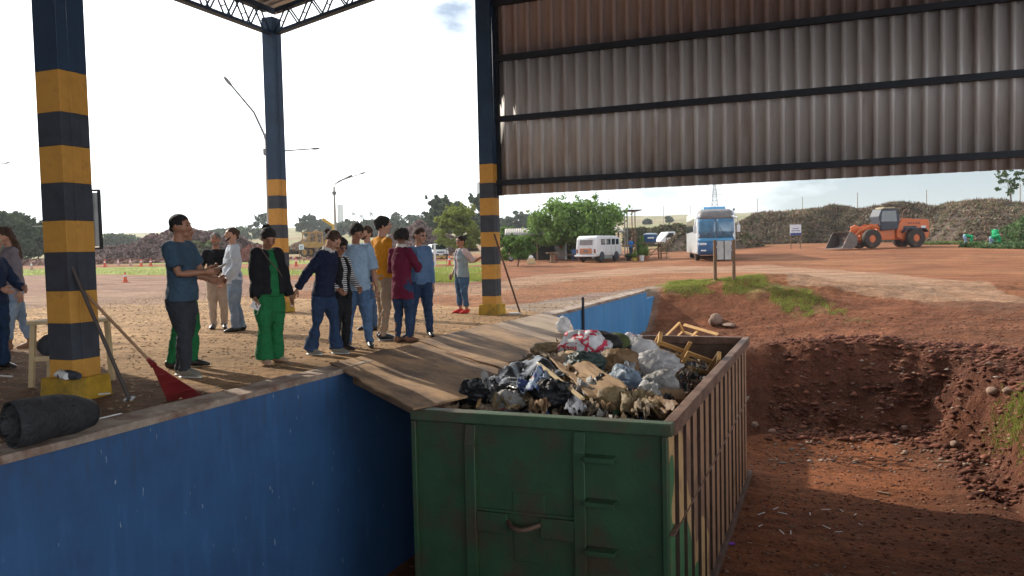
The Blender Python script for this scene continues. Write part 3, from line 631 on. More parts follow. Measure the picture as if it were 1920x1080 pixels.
# ================================================================= rubbish
IX0, IX1, IY0, IY1 = CX0+.05, CX1-.05, CY0+.06, CY1-.06
def heapz(X, Y):
    X = np.asarray(X, float); Y = np.asarray(Y, float)
    z = -.40+.36*np.exp(-((X+3.2)/1.0)**2-((Y-10.6)/1.9)**2)+.10*np.exp(-((X+2.3)/.7)**2-((Y-8.6)/.9)**2)
    z = z-1.0*S(11.4, 13.0, Y)*S(-3.2, -1.9, X)-.35*S(-1.75, -1.4, X)*S(8, 9.5, Y)-.25*S(12.4, 13.6, Y)
    return z+(fbm(X*2.2, Y*2.2, 3, 8)-.5)*.22
def H(px, py, dz=0):
    r = ray(px, py); t = np.linspace(5, 18, 2600); P = np.array(CAM)[None]+t[:, None]*np.array(r)[None]
    top = np.where(P[:, 0] < -3.55, np.maximum(heapz(P[:, 0], P[:, 1]), -.2+(-3.4-P[:, 0])*.165), heapz(P[:, 0], P[:, 1]))
    k = np.nonzero(P[:, 2] < top+dz)[0]; return Vector(P[k[0]]) if len(k) else Vector(P[-1])
g = np.random.default_rng(3)
n = 60; X, Y = np.meshgrid(np.linspace(IX0, IX1, 40), np.linspace(IY0, IY1, 100)); hv = np.stack([X.ravel(), Y.ravel(), heapz(X, Y).ravel()-.05+(g.random(X.size)-.5)*.05], 1)
I = np.arange(4000).reshape(100, 40); F = np.stack([I[:-1, :-1], I[:-1, 1:], I[1:, 1:], I[1:, :-1]], -1).reshape(-1, 4)
nb_ = 7500; bx = IX0+.06+(IX1-IX0-.12)*g.random(nb_); by = IY0+.05+(IY1-IY0-.1)*g.random(nb_); bp_ = np.stack([bx, by, heapz(bx, by)+(g.random(nb_)-.4)*.10], 1)
e1 = rdirs(g, nb_); e2 = np.cross(e1, rdirs(g, nb_)); e2 /= np.linalg.norm(e2, axis=1)[:, None]
Vb, Fb = quads(bp_, e1, e2, .01+.09*g.random(nb_)**3, .01+.06*g.random(nb_)**3)
pal = np.array([(.03, .03, .035), (.16, .11, .07), (.30, .22, .14), (.07, .05, .04), (.45, .42, .38), (.10, .08, .05), (.05, .05, .06), (.22, .15, .09), (.04, .10, .05), (.30, .05, .05), (.05, .12, .30)])
wts = np.array([15, 14, 12, 12, 11, 12, 9, 12, 2, 2, 2.5]); cb = pal[g.choice(len(pal), nb_, p=wts/wts.sum())]
ch = mixc(np.array([.06, .045, .035])[None], np.array([.17, .12, .08])[None], g.random(len(hv)))
M_bits = mat('mixed_rubbish', (.1, .1, .1), .6, 0, .3, 20, .5, 30, attr=True)
o = npmesh('loose_rubbish', np.concatenate([hv, Vb]), np.concatenate([F, Fb+len(hv)]), M_bits, col=np.concatenate([ch, np.repeat(cb, 4, 0)]))
tag(o, 'loose mixed rubbish filling the waste container below the bags', 'rubbish', kind='stuff')

def film(name, col, tr=0., rough=.28, var=.2, **k): return mat(name, col, rough+.20, 0, var, 5, .0, 30, spec=.35, wrinkle=.85, wscale=11, tl=tr, **k)
F_black = film('black_plastic_film', (.012, .013, .016), rough=.22); F_white = film('white_plastic_film', (.78, .78, .80), .35, .4, dirt=(.35, .30, .25), damt=.3)
F_clear = film('milky_plastic_film', (.62, .62, .64), .5, .25, dirt=(.25, .22, .22), damt=.5); F_brown = film('brown_plastic_film', (.30, .19, .10), .3, .35, dirt=(.16, .08, .05), damt=.5)
F_tan = film('tan_plastic_film', (.36, .27, .15), .35, .35, dirt=(.22, .14, .08), damt=.5); F_blue = film('blue_grey_plastic_film', (.32, .40, .50), .4, .22)
F_dgreen = film('dark_green_plastic_film', (.03, .05, .045), 0, .3); F_grey = film('grey_plastic_film', (.34, .33, .32), .2, .4)
F_print = ramp_mat('printed_white_film', [(0, (.62, .62, .64)), (.56, (.60, .05, .10)), (.66, (.65, .62, .62)), (.74, (.10, .35, .12))], 6.5, .4, bscale=14, bump=.3)
F_pink = ramp_mat('pink_white_film', [(0, (.6, .58, .6)), (.55, (.50, .12, .2)), (.68, (.62, .6, .6))], 6, .4, bscale=14, bump=.3)
F_floral = ramp_mat('patterned_cloth', [(0, (.05, .08, .25)), (.42, (.30, .38, .5)), (.52, (.03, .05, .15)), (.6, (.65, .2, .04)), (.67, (.45, .04, .35))], 4, .7, bscale=14, bump=.3)
F_card = mat('cardboard', (.34, .22, .12), .85, 0, .2, 4, .2, 30, dirt=(.18, .10, .06), damt=.5)
F_cloth = mat('muddy_cloth', (.26, .20, .14), .95, 0, .3, 5, .3, 30, wrinkle=1., wscale=10)
def blob(name, p, r, m, lb, cat='bag', seed=0, rz=0, knot=False, amp=.28, sink=.25, group=None, lv=(40, 26), tip=None):
    r = r if hasattr(r, '__len__') else (r, r, r*.75)
    def fn(u):
        q = Vector((u.x*1.4+seed*3.7, u.y*1.4+seed, u.z*1.4))
        a = noise.noise(q)*amp; c = -abs(noise.noise(q*2.3))*amp*.9; d = -abs(noise.noise(q*5.1))*amp*.45
        return 1.12+a+c+d
    b = MB(); b.ell((0, 0, r[2]*(1-sink)), r, lv[0], lv[1], 0, fn=fn)
    b.v = [(x, y, max(z, -.02)) for x, y, z in b.v]
    o = b.build(name, m, None, smooth=60); o.location = p; o.rotation_euler = (0, 0, rz); tag(o, lb, cat, group)
    if knot:
        k = MB(); h = r[2]*(2-sink)*.98; s = min(r)*.45
        for i in range(5):
            a = i*1.3+seed; k.tube([(0, 0, h-s*.6), (math.cos(a)*s*.18, math.sin(a)*s*.18, h+s*.15), (math.cos(a)*s*(.5), math.sin(a)*s*.5, h+s*(.5+.2*math.sin(i)))], [s*.42, s*.12, s*.32], 7, 0, ry=[s*.42, s*.1, s*.05])
        k.build('knot', m, o, smooth=60)
    return o
def sheet(name, q, m, lb, cat, seed=0, amp=.06, sub=22, th=.004, group=None, fold=.5):
    q = [Vector(p) for p in q]; V = []; n = sub+1
    for j in range(n):
        for i in range(n):
            u, v = i/sub, j/sub; p = (q[0]*(1-u)+q[1]*u)*(1-v)+(q[3]*(1-u)+q[2]*u)*v
            k = Vector((u*2.6+seed, v*2.6, seed*1.3)); z = noise.noise(k)*amp*1.6-abs(noise.noise(k*2.2))*amp*1.2-abs(noise.noise(k*5))*amp*.4
            j2 = noise.noise(Vector((u*4+seed, v*4, 9)))*.05; V.append(p+Vector((j2, -j2, z+amp*.5)))
    F = [(j*n+i, j*n+i+1, (j+1)*n+i+1, (j+1)*n+i) for j in range(sub) for i in range(sub)]
    b = MB(); b.add(V, F); o = b.build(name, m, smooth=50, fix=False); s = o.modifiers.new('thick', 'SOLIDIFY'); s.thickness = th
    tag(o, lb, cat, group); return o
def Hq(pts, dz=0): return [H(x, y, dz) for x, y in pts]
BG = 'bags of rubbish heaped in the container'
blob('plastic_bag', H(1057, 626), (.11, .11, .14), F_white, 'small knotted white bag sitting upright on the far plywood, apart from the heap', 'bag', 1, 0, True, .34, .1, BG)
blob('plastic_bag', H(1112, 660, .0), (.36, .32, .17), mat('dull_black_film', (.014, .012, .012), .7, wrinkle=.4), 'biggest black sheet-like bag, a dark hump at the very back of the heap', 'bag', 2, .3, False, .16, .35, BG)
blob('plastic_bag', H(1097, 672), (.30, .25, .19), F_print, 'round white bag with red and green print near the top of the heap', 'bag', 3, .2, False, .34, .12, BG)
blob('plastic_bag', H(1160, 702), (.25, .20, .17), F_brown, 'brown muddy bag right of the printed white bag', 'bag', 4, .5, False, .34, .2, BG)
blob('plastic_bag', H(1232, 705), (.28, .24, .17), F_clear, 'milky see-through bag left of the wooden crate', 'bag', 5, .1, False, .34, .25, BG)
blob('plastic_bag', H(1238, 735), (.17, .2, .13), F_grey, 'greyish limp bag just below the milky bag', 'bag', 6, 1.1, False, .36, .25, BG)
blob('plastic_bag', H(1200, 668), (.26, .16, .15), F_white, 'white bag with a raised pointed corner beside the crate', 'bag', 7, .2, True, .28, .3, BG)
blob('plastic_bag', H(1172, 727), (.24, .15, .14), F_blue, 'blue grey shiny bag in the middle right of the heap', 'bag', 8, 2.3, False, .4, .3, BG)
blob('plastic_bag', H(1098, 700), (.24, .20, .15), F_dgreen, 'dark green black bag under the printed white bag', 'bag', 9, .4, False, .36, .3, BG)
blob('plastic_bag', H(1038, 764), (.23, .17, .16), F_black, 'shiny black bag against the front rim of the container', 'bag', 10, .2, False, .42, .2, BG)
blob('plastic_bag', H(955, 766), (.15, .12, .12), F_grey, 'small grey bag at the front rim, left of the shiny black bag', 'bag', 11, .2, False, .4, .3, BG)
blob('plastic_bag', H(888, 752), (.17, .16, .13), F_black, 'black bag wedged in the front left corner under the plywood', 'bag', 12, .2, False, .4, .3, BG)
blob('plastic_bag', H(922, 745), (.15, .13, .12), F_grey, 'crumpled grey bag beside the black bag in the front left corner', 'bag', 13, .9, False, .45, .3, BG)
blob('plastic_bag', H(1148, 768), (.17, .12, .13), F_tan, 'pale tan bag with stuff inside at the front rim', 'bag', 14, .2, False, .3, .25, BG)
blob('plastic_bag', H(1028, 668), (.22, .15, .11), F_tan, 'pale beige bag behind the black sheet, left of the printed bag', 'bag', 15, .1, False, .36, .25, BG)
blob('plastic_bag', H(1126, 682), (.13, .11, .12), F_white, 'small white bag between printed bag and brown bag', 'bag', 16, .1, False, .3, .25, BG)
blob('plastic_bag', H(1075, 748), (.13, .10, .09), F_grey, 'dirty grey bag right of the shiny black bag', 'bag', 17, .1, False, .4, .3, BG)
blob('plastic_bag', H(1116, 745), (.12, .08, .07), F_white, 'small pale bag in the front middle beside the brown film', 'bag', 18, .1, False, .4, .3, BG)
blob('plastic_bag', H(1178, 650), (.13, .10, .10), F_pink, 'pink and white bag at the back right of the black hump', 'bag', 19, .1, False, .4, .2, BG)
blob('plastic_bag', H(1218, 752), (.14, .12, .10), F_grey, 'limp grey bag near the right rim in front', 'bag', 20, 1., False, .4, .3, BG)
blob('plastic_bag', H(985, 758), (.12, .09, .08), F_tan, 'small tan bag near the front rim beside cardboard', 'bag', 21, 1., False, .4, .3, BG)
blob('green_bundle', H(1150, 655), (.22, .16, .12), mat('mossy_cloth', (.07, .09, .03), .95, 0, .3, 9, .4), 'mossy green bundle behind the black hump', 'bundle', 22, 0, False, .2, .2)
F_tarp = mat('black_tarp_film', (.022, .026, .032), .3, 0, .2, 5, spec=.6, wrinkle=.5, wscale=8)
sheet('black_tarp', Hq([(905, 722), (1000, 662), (1062, 702), (985, 742)], .17), F_tarp, 'black plastic tarp draped over the left of the heap', 'tarp', 2.2, .07)
sheet('patterned_rag', Hq([(968, 728), (1010, 698), (1035, 712), (1000, 738)], .24), F_floral, 'blue and orange patterned rag on the black tarp', 'rag', 4.1, .07)
sheet('striped_rag', Hq([(938, 740), (985, 715), (1010, 728), (965, 752)], .08), mat('dark_striped_rag', (.05, .06, .10), .8, 0, .6, 14), 'dark blue rag below the black tarp', 'rag', 5.1, .07)
sheet('cardboard_sheet', Hq([(1020, 668), (1072, 662), (1178, 728), (1105, 746)], .20), F_card, 'long brown cardboard sheet lying across the middle of the heap', 'cardboard', 1.1, .035, th=.008)
sheet('cardboard_sheet', Hq([(945, 762), (1000, 733), (1008, 745), (965, 770)], .06), F_card, 'short bent cardboard piece at the front left of the heap', 'cardboard', 3.1, .03, th=.008)
sheet('cardboard_sheet', Hq([(890, 765), (925, 757), (945, 768), (900, 775)], .04), F_cloth, 'flattened pale carton scrap in the front left corner', 'cardboard', 7.1, .03, th=.01)
sheet('brown_film', Hq([(1165, 772), (1160, 735), (1235, 748), (1245, 775)], .10), F_tan, 'crumpled golden brown plastic film at the front right', 'film', 6.2, .09)
sheet('brown_film', Hq([(1180, 745), (1225, 735), (1275, 768), (1245, 778)], .08), F_brown, 'strip of muddy film reaching the right front corner', 'film', 8.2, .05)
sheet('black_sheet', Hq([(1140, 660), (1180, 650), (1195, 680), (1160, 690)], .10), F_black, 'stiff black plastic sheet standing between white and brown bags', 'sheet', 9.7, .06)
sheet('grey_tarp', Hq([(902, 712), (945, 708), (960, 738), (915, 745)], .07), F_grey, 'grey dirty tarp scrap at the left edge of the heap', 'tarp', 11.2, .08)
sheet('old_cloth', Hq([(1080, 762), (1130, 742), (1150, 755), (1110, 775)], .05), F_cloth, 'muddy cloth at the front between black and tan bags', 'cloth', 12.2, .06)
sheet('old_cloth', Hq([(1000, 668), (1050, 652), (1085, 668), (1040, 680)], .08), F_cloth, 'beige cloth at the back left of the heap by the plywood', 'cloth', 13.2, .07)
def plank(p0, p1, w, h, m, lb, name='loose_lath', up=.06, g_='loose wooden slats in the rubbish'):
    a = H(*p0, up); c = H(*p1, up); b = MB(); b.bar(a, c, w, h); o = b.build(name, m, bevel=.003); tag(o, lb, 'lath', g_)
plank((1010, 682), (1093, 748), .04, .025, M_cream, 'long pale wooden slat slanting down the middle of the heap', up=.26)
plank((918, 717), (1003, 668), .03, .02, M_oldwood, 'thin stick along the edge of the black tarp', up=.14)
plank((1078, 742), (1112, 747), .05, .02, mat('yellow_wood', (.5, .33, .05), .6), 'short yellow painted slat', up=.08)
plank((950, 765), (1003, 742), .06, .02, M_cream, 'pale board piece at the front left', up=.08)
plank((895, 762), (905, 735), .03, .02, M_wood, 'short stick in the front left corner', up=.10)
plank((1030, 690), (1075, 730), .02, .02, M_wood, 'second thin slat beside the long pale slat', up=.15)
plank((1150, 742), (1215, 735), .02, .015, M_oldwood, 'thin twig over the golden film', up=.10)
plank((1245, 768), (1290, 735), .04, .02, M_oldwood, 'old slat leaning on the right rim in front', up=.05)
ex = [(1000, 712, F_black, 'wide black film spread below the black tarp'), (960, 735, F_black, 'black film left of the patterned rag'), (1140, 755, F_card, 'torn cardboard flap beside the pale tan bag'), (1010, 762, F_card, 'flattened cardboard by the front rim'), (1052, 700, F_card, 'brown carton flap under the long cardboard sheet'), (1010, 722, F_grey, 'grey film crumpled right of the patterned rag'), (1078, 762, F_white, 'torn white film by the front rim right of the shiny black bag'), (990, 702, F_blue, 'blue grey film above the patterned rag'), (1062, 718, F_brown, 'brown film under the long pale slat'), (1130, 722, F_black, 'black film in the middle right of the heap'), (912, 728, F_white, 'pale film scrap at the left edge beside the grey tarp'), (1175, 690, F_clear, 'milky film between the brown bag and the crate'), (1215, 725, F_white, 'white film below the milky see-through bag'), (940, 752, F_tan, 'tan film near the front left corner'), (1098, 730, F_grey, 'grey film beside the cardboard end'), (1262, 742, F_black, 'black film beside the crushed carton'), (1205, 770, F_cloth, 'muddy rag by the front rim under the golden film')]
for i, (x, y, m_, lb) in enumerate(ex): sheet('film_scrap', Hq([(x-20, y+8), (x-6, y-10), (x+22, y-5), (x+12, y+11)], .10), m_, lb, 'film', 20.3+i*1.7, .085, 16)
F_wood = mat('crate_pine', (.60, .34, .12), .7, 0, .2, 6)
b = MB(); b.box((0, 0, .06), (.28, .2, .14), 0, Matrix.Rotation(.2, 3, 'X')); o = b.build('carton', F_card, bevel=.01, loc=H(1258, 757)); o.rotation_euler = (0.2, .1, .5); tag(o, 'crushed brown carton near the right front corner', 'carton')
# broken slatted crate standing on its side
def slat_crate(loc, rot, lb, L=1.15, W=.75, D=.28):
    t = thing('wooden_crate', lb, 'crate', loc, 0, 'broken wooden crates in the container'); t.rotation_euler = rot
    rr = random.Random(int(L*100))
    for k in range(6):
        if rr.random() < .3: continue
        y = -W/2+W*k/5; b = MB(); b.box((rr.uniform(-.08, .08), y, D/2+rr.uniform(0, .03)), (L*rr.uniform(.7, 1.1), .07, .014), 0, Matrix.Rotation(rr.uniform(-.12, .12), 3, 'Z') @ Matrix.Rotation(rr.uniform(-.06, .06), 3, 'Y')); b.build('slat', F_wood, t)
    for k in range(5):
        if rr.random() < .3: continue
        y = -W/2+W*k/4; b = MB(); b.box((0, y, -D/2), (L*.98, .06, .014), 0, Matrix.Rotation(rr.uniform(-.15, .15), 3, 'Z')); b.build('slat', F_wood, t)
    for s_ in (-1, 0, 1):
        for q in (-1, 1):
            b = MB(); b.box((s_*(L/2-.03), 0, q*(D/2-.02)), (.05, W, .026)); b.build('rail', F_wood, t)
    for s_ in (-1, 1):
        for q in (-1, 1):
            b = MB(); b.box((s_*(L/2-.03), q*(W/2-.02), 0), (.05, .04, D-.05)); b.build('corner_block', F_wood, t)
slat_crate(H(1290, 668)+Vector((.0, .1, .20)), (R(38), R(12), R(-35)), 'broken pale wooden slat crate lying tilted on top at the right back')
slat_crate(H(1268, 690)+Vector((.05, .15, .08)), (R(-50), R(20), R(20)), 'second slat crate, partly under the tilted one, more broken', .9, .6, .22)

# ================================================================= tools and things by the first column
def G0(px, py, z=0.0): p = on_z(px, py, z); return p
base = G0(345, 756, .02); tipp = G0(282, 676, .0)
# leaf rake: red plastic fan head down, wooden handle up to the column
rk = thing('leaf_rake', 'red plastic fan leaf rake with wooden handle leaning on the nearest striped column', 'rake', (0, 0, 0))
hb = on_z(335, 750, .02); neck = Vector(at(282, 7.35)); 
def pt(px, py, d):                      # point at depth d on the line of sight
    r = ray(px, py); f = Vector((-.3722, .9282, 0)); return CAM+r*(d/r.dot(f))
nk = pt(282, 678, 7.55); topp = pt(152, 542, 7.42)
b = MB(); b.cyl(nk, topp, .014, 8); b.build('handle', mat('worn_wood_handle', (.30, .17, .09), .6, 0, .2, 8), rk, smooth=60)
b = MB(); feet = []
L_, R_ = pt(318, 757, 7.12), pt(384, 742, 7.3)
for k in range(24):
    e = L_*(1-k/23)+R_*(k/23)+Vector((0, 0, -.01-.02*math.sin(math.pi*k/23))); m_ = nk*.35+e*.65
    b.bar(nk*.95+e*.05, e, .008, .006)
for q in (.3, .55, .8): b.tube([nk*(1-q)+(L_*(1-k/8)+R_*(k/8))*q for k in range(9)], .006, 5)
b.tube([nk+(topp-nk)*.04, nk, nk*.9+(L_+R_)*.05], [.02, .024, .03], 8)
tri = MB(); q = .34; 
b.add([nk, nk*(1-q)+L_*q, nk*(1-q)+R_*q, nk+Vector((0, 0, -.012)), nk*(1-q)+L_*q+Vector((0, 0, -.01)), nk*(1-q)+R_*q+Vector((0, 0, -.01))], [(0, 1, 2), (3, 5, 4), (0, 3, 4, 1), (1, 4, 5, 2), (2, 5, 3, 0)])
b.build('rake_head', mat('red_rake_plastic', (.20, .016, .018), .5, 0, .2, 8), rk)
sq = thing('floor_squeegee', 'dark long-handled yard broom leaning head down on the nearest striped column', 'broom', (0, 0, 0))
h0 = pt(244, 752, 7.35); h1 = pt(135, 500, 7.35)
b = MB(); b.cyl(h0, h1, .018, 8); b.build('handle', mat('dark_handle', (.06, .045, .04), .6), sq, smooth=60)
b = MB(); b.box(h0+Vector((0, 0, .0)), (.10, .26, .05), 0, Matrix.Rotation(.6, 3, 'Z')); b.box(h0+Vector((0, 0, -.035)), (.05, .25, .05), 0, Matrix.Rotation(.6, 3, 'Z')); b.build('broom_head', M_black, sq, bevel=.01)
po = thing('iron_rod', 'rusty brown rod leaning on the right side of the middle striped column', 'rod', (0, 0, 0))
r0 = on_z(976, 589, .0); r1 = Vector((-6.42+.17, 14.9-.2, 1.62)); b = MB(); b.cyl(r0, r1, .02, 8); b.build('shaft', M_rust, po, smooth=60); b = MB(); b.box(r0+Vector((-.09, -.06, .02)), (.22, .08, .03), 0, Matrix.Rotation(.3, 3, 'Z')); b.build('foot_plate', M_whiteplastic, po)
# roll of shade net
cr_ = pt(38, 805, 5.55); M_net = mat('black_shade_net', (.035, .036, .04), .75, 0, .35, 18, .8, 60, spec=.4, wrinkle=1., wscale=14)
ax = Vector((*toworld(.42, .90), 0)).normalized(); e2 = Vector((0, 0, 1)); e1 = ax.cross(e2)
c0 = pt(20, 797, 5.2); b = MB()
for lay in range(7):                    # nested windings
    r_ = .145-.020*lay; pts = []; rr_ = []
    for i in range(15):
        t = i/14; sag = 1-.35*max(0, t-.55)/.45*(1 if lay < 3 else 1.3)
        pts.append(c0+ax*(t*.56-.04*lay*(0 if t > 0 else -1))+Vector((0, 0, -.06*max(0, t-.5)))+e1*.012*math.sin(t*9+lay)); rr_.append(r_*(1+.05*noise.noise(Vector((t*7, lay, 1))))*sag)
    b.tube(pts, rr_, 28, 0, ry=[q*(1+.04*math.sin(7*k)) for k, q in enumerate(rr_)], right=e1, cap=(lay == 6))
o = b.build('net_roll', M_net, smooth=60, fix=False); s = o.modifiers.new('thick', 'SOLIDIFY'); s.thickness = .010
tag(o, 'rolled up black shade net lying on the wall edge at the lower left', 'net roll')
for i, (a, c, lb) in enumerate([((160, 741), (207, 737), 'white plastic strip lying at the foot of the nearest column'), ((166, 790), (228, 776), 'long white strip lying beside the net roll'), ((22, 706), (0, 704), 'short pale strip near the far left stool leg')]):
    p0, p1 = on_z(*a, .03), on_z(*c, .03); b = MB(); b.bar(p0, p1, .035, .012); tag(b.build('plastic_strip', M_whiteplastic, bevel=.003), lb, 'strip', 'pale strips on the dark ground')
# wooden stool behind the column
st = thing('wooden_stool', 'pale wooden stool standing half hidden behind the nearest column', 'stool', (0, 0, 0))
sp = Vector(on_z(62, 728, 0)); sp.z = 0; u = Vector((.9282, .3722, 0)); v = Vector((-.3722, .9282, 0)); sh = zpix(sp.x, sp.y, 606)
for a, c in ((0, 0), (.62, 0), (0, .32), (.62, .32)):
    p = sp+u*a+v*c; b = MB(); ins = (Vector((0, 0, 0)) if a else u*.035); b.bar(p+(u*.03 if a else -u*.015), p+ins+Vector((0, 0, sh-.02)), .05, .045, right=u); b.build('leg', M_cream, st, bevel=.004)
b = MB(); b.bar(sp+v*.16-u*.03+Vector((0, 0, sh)), sp+v*.16+u*.66+Vector((0, 0, sh)), .36, .035, right=v); b.build('seat', M_cream, st, bevel=.005)
b = MB(); b.bar(sp+Vector((0, 0, sh*.45)), sp+u*.62+Vector((0, 0, sh*.45)), .02, .05, right=v); b.build('stretcher', M_cream, st)
blob('dark_bag', sp+u*.10+v*.16+Vector((0, 0, sh*.50)), (.13, .10, .11), M_black, 'small black bundle on the stretcher of the pale stool', 'bundle', 30, 0, False, .2, .2)
b = MB(); shp = Vector((-6.62+.12, 5.42-.24, .22))
for i, (dx, m_) in enumerate(((0, 0), (.10, 1))):
    b = MB(); b.tube([(0, -.12, .03), (0, -.07, .035), (0, .03, .04), (0, .10, .03), (0, .13, .02)], [.03, .038, .036, .04, .02], 10, 0, ry=[.03, .04, .045, .028, .015], right=(1, 0, 0))
    o = b.build('old_shoe', (M_whiteplastic, M_black)[m_], smooth=60, loc=shp+Vector((dx*.9, -.0, -.0))); o.rotation_euler = (0, 0, 1.2+.4*i); tag(o, ('white', 'black')[m_]+' worn shoe resting on the base of the nearest column', 'shoe', 'shoes on the column base')
# scraps on the pit floor
g = random.Random(5)
for i in range(13):
    px, py = g.uniform(1425, 1625), g.uniform(945, 995); p = on_z(px, py, -2.5); a = g.uniform(0, 3); b = MB(); l = g.uniform(.025, .07)
    b.bar((-l*math.cos(a), -l*math.sin(a), .02), (l*math.cos(a), l*math.sin(a), .03), .010, .006); o = b.build('litter_stick', M_whiteplastic, loc=(p.x, p.y, zs(p.x, p.y))); tag(o, 'thin white litter stick on the shaded pit floor', 'litter', 'white litter sticks on the pit floor')
def rock(px, py, r, m, lb, name='broken_block', seed=0, z=None):
    p = G(px, py); o = blob(name, p, r, m, lb, 'block', seed, seed*1.1, False, .22, .35, 'stray blocks and stones', (18, 12)); return o
M_block = mat('broken_concrete', (.24, .155, .115), .95, 0, .25, 8, .6, 30)
rock(1342, 608, (.22, .16, .17), M_block, 'larger broken block below the grassy hump', seed=1)
rock(1366, 612, (.24, .14, .06), M_block, 'flat slab of concrete lying beside the larger block', seed=2)
rock(1695, 806, (.07, .05, .05), M_block, 'pale stone at the foot of the bank', seed=3)
rock(1415, 800, (.09, .07, .06), M_block, 'grey stone near the back corner of the container', seed=4)
rock(1448, 812, (.08, .08, .05), M_block, 'second grey stone beside the container', seed=5)
rock(1760, 838, (.13, .05, .03), M_oldwood, 'dark wood chunk at the foot of the bank', seed=6)
rock(1790, 836, (.10, .07, .06), M_block, 'brownish stone under the right bank', seed=7)
rock(1862, 738, (.12, .09, .07), M_block, 'stone on top of the right bank in the grass', seed=8)
rock(1895, 738, (.14, .09, .07), M_block, 'wider stone at the right edge on top of the bank', seed=9)
for i, (a, c, lb) in enumerate([((1832, 926), (1862, 917), 'orange brown stick below the right bank'), ((1645, 925), (1668, 929), 'dark wood chip on the sunlit pit floor'), ((1750, 868), (1790, 868), 'long dark stick lying on the pit floor near the bank')]):
    b = MB(); p0, p1 = G(*a), G(*c); b.bar(p0+Vector((0, 0, .02)), p1+Vector((0, 0, .02)), .05, .025); tag(b.build('stick', M_wood if i == 0 else M_oldwood), lb, 'stick')
p = G(1365, 1023); b = MB(); b.bar(p+Vector((-.08, 0, .02)), p+Vector((.08, .02, .03)), .04, .02); tag(b.build('plastic_scrap', mat('purple_plastic', (.22, .05, .6), .4), bevel=.004), 'purple plastic scrap on the dark pit floor beside the container', 'scrap')
# ================================================================= people
SKIN = {'fair': mat('fair_skin', (.46, .25, .17), .55, 0, .06, 12), 'tan': mat('tan_skin', (.34, .165, .10), .55, 0, .06, 12), 'brown': mat('brown_skin', (.17, .075, .045), .55, 0, .08, 12)}
M_eye = mat('eye_dark', (.02, .015, .012), .25); M_lip = mat('lip', (.28, .09, .075), .5)
HAIR = {k: mat('hair_'+k, c, .85, 0, .45, 30, .9, 120, stretch=(1, 1, .25)) for k, c in {'black': (.012, .010, .009), 'brown': (.055, .028, .017), 'grey': (.15, .145, .14), 'blonde': (.42, .30, .17)}.items()}
def cloth(name, c, rough=.9, **k): return mat(name, c, rough, 0, .12, 9, .15, 220, wrinkle=k.pop('wr', 1.), wscale=k.pop('ws', 15), spec=.25, **k)
def denim(name, c): return mat(name, c, .9, 0, .28, 5, .2, 240, wrinkle=1., wscale=17, spec=.2, dirt=tuple(min(.6, x*1.9) for x in c), damt=.35, dscale=3)
def bake(o, voxel, smooth=4, disp=None):
    rm = o.modifiers.new('remesh', 'REMESH'); rm.mode = 'VOXEL'; rm.voxel_size = voxel
    if smooth: sm = o.modifiers.new('smooth', 'SMOOTH'); sm.factor = .5; sm.iterations = smooth
    dg = bpy.context.evaluated_depsgraph_get(); me = bpy.data.meshes.new_from_object(o.evaluated_get(dg)); old = o.data; o.modifiers.clear(); o.data = me
    ml = [m for m in old.materials]; me.materials.clear()
    for m in ml: me.materials.append(m)
    n = len(me.vertices); co = np.empty(n*3); me.vertices.foreach_get('co', co); co = co.reshape(-1, 3)
    if disp:
        no = np.empty(n*3); me.vertices.foreach_get('normal', no); no = no.reshape(-1, 3); sc, am, sd = disp
        d = (fbm(co[:, 0]*sc+co[:, 1]*sc*.7+sd, co[:, 2]*sc*1.5+co[:, 1]*sc, 3, int(sd))-.5)*2*am; co = co+no*d[:, None]; me.vertices.foreach_set('co', co.ravel())
    me.polygons.foreach_set('use_smooth', [True]*len(me.polygons)); me.update(); return co
def join_extra(o, b, mats_extra):
    """append loose-built geometry (fingers, eyes) to a baked body so that it stays one mesh"""
    me = o.data; V = [tuple(v.co) for v in me.vertices]; F = [tuple(p.vertices) for p in me.polygons]; mi = [0]*len(F); n = len(V)
    V += b.v; F += [tuple(n+i for i in f) for f in b.f]; mi += b.m
    m2 = bpy.data.meshes.new(me.name); m2.from_pydata(V, [], F)
    for m in [me.materials[0]]+mats_extra: m2.materials.append(m)
    m2.polygons.foreach_set('material_index', mi); m2.polygons.foreach_set('use_smooth', [True]*len(F)); m2.update(); o.data = m2
def ik(a, c, l1, l2, pole):
    a, c = Vector(a), Vector(c); d = c-a; L = min(d.length, (l1+l2)*.999); u = d.normalized(); c = a+u*L
    x = (l1*l1-l2*l2+L*L)/(2*L); h = math.sqrt(max(l1*l1-x*x, 0)); p = Vector(pole); p = (p-u*p.dot(u)).normalized(); return a+u*x+p*h, c
NP = [0]
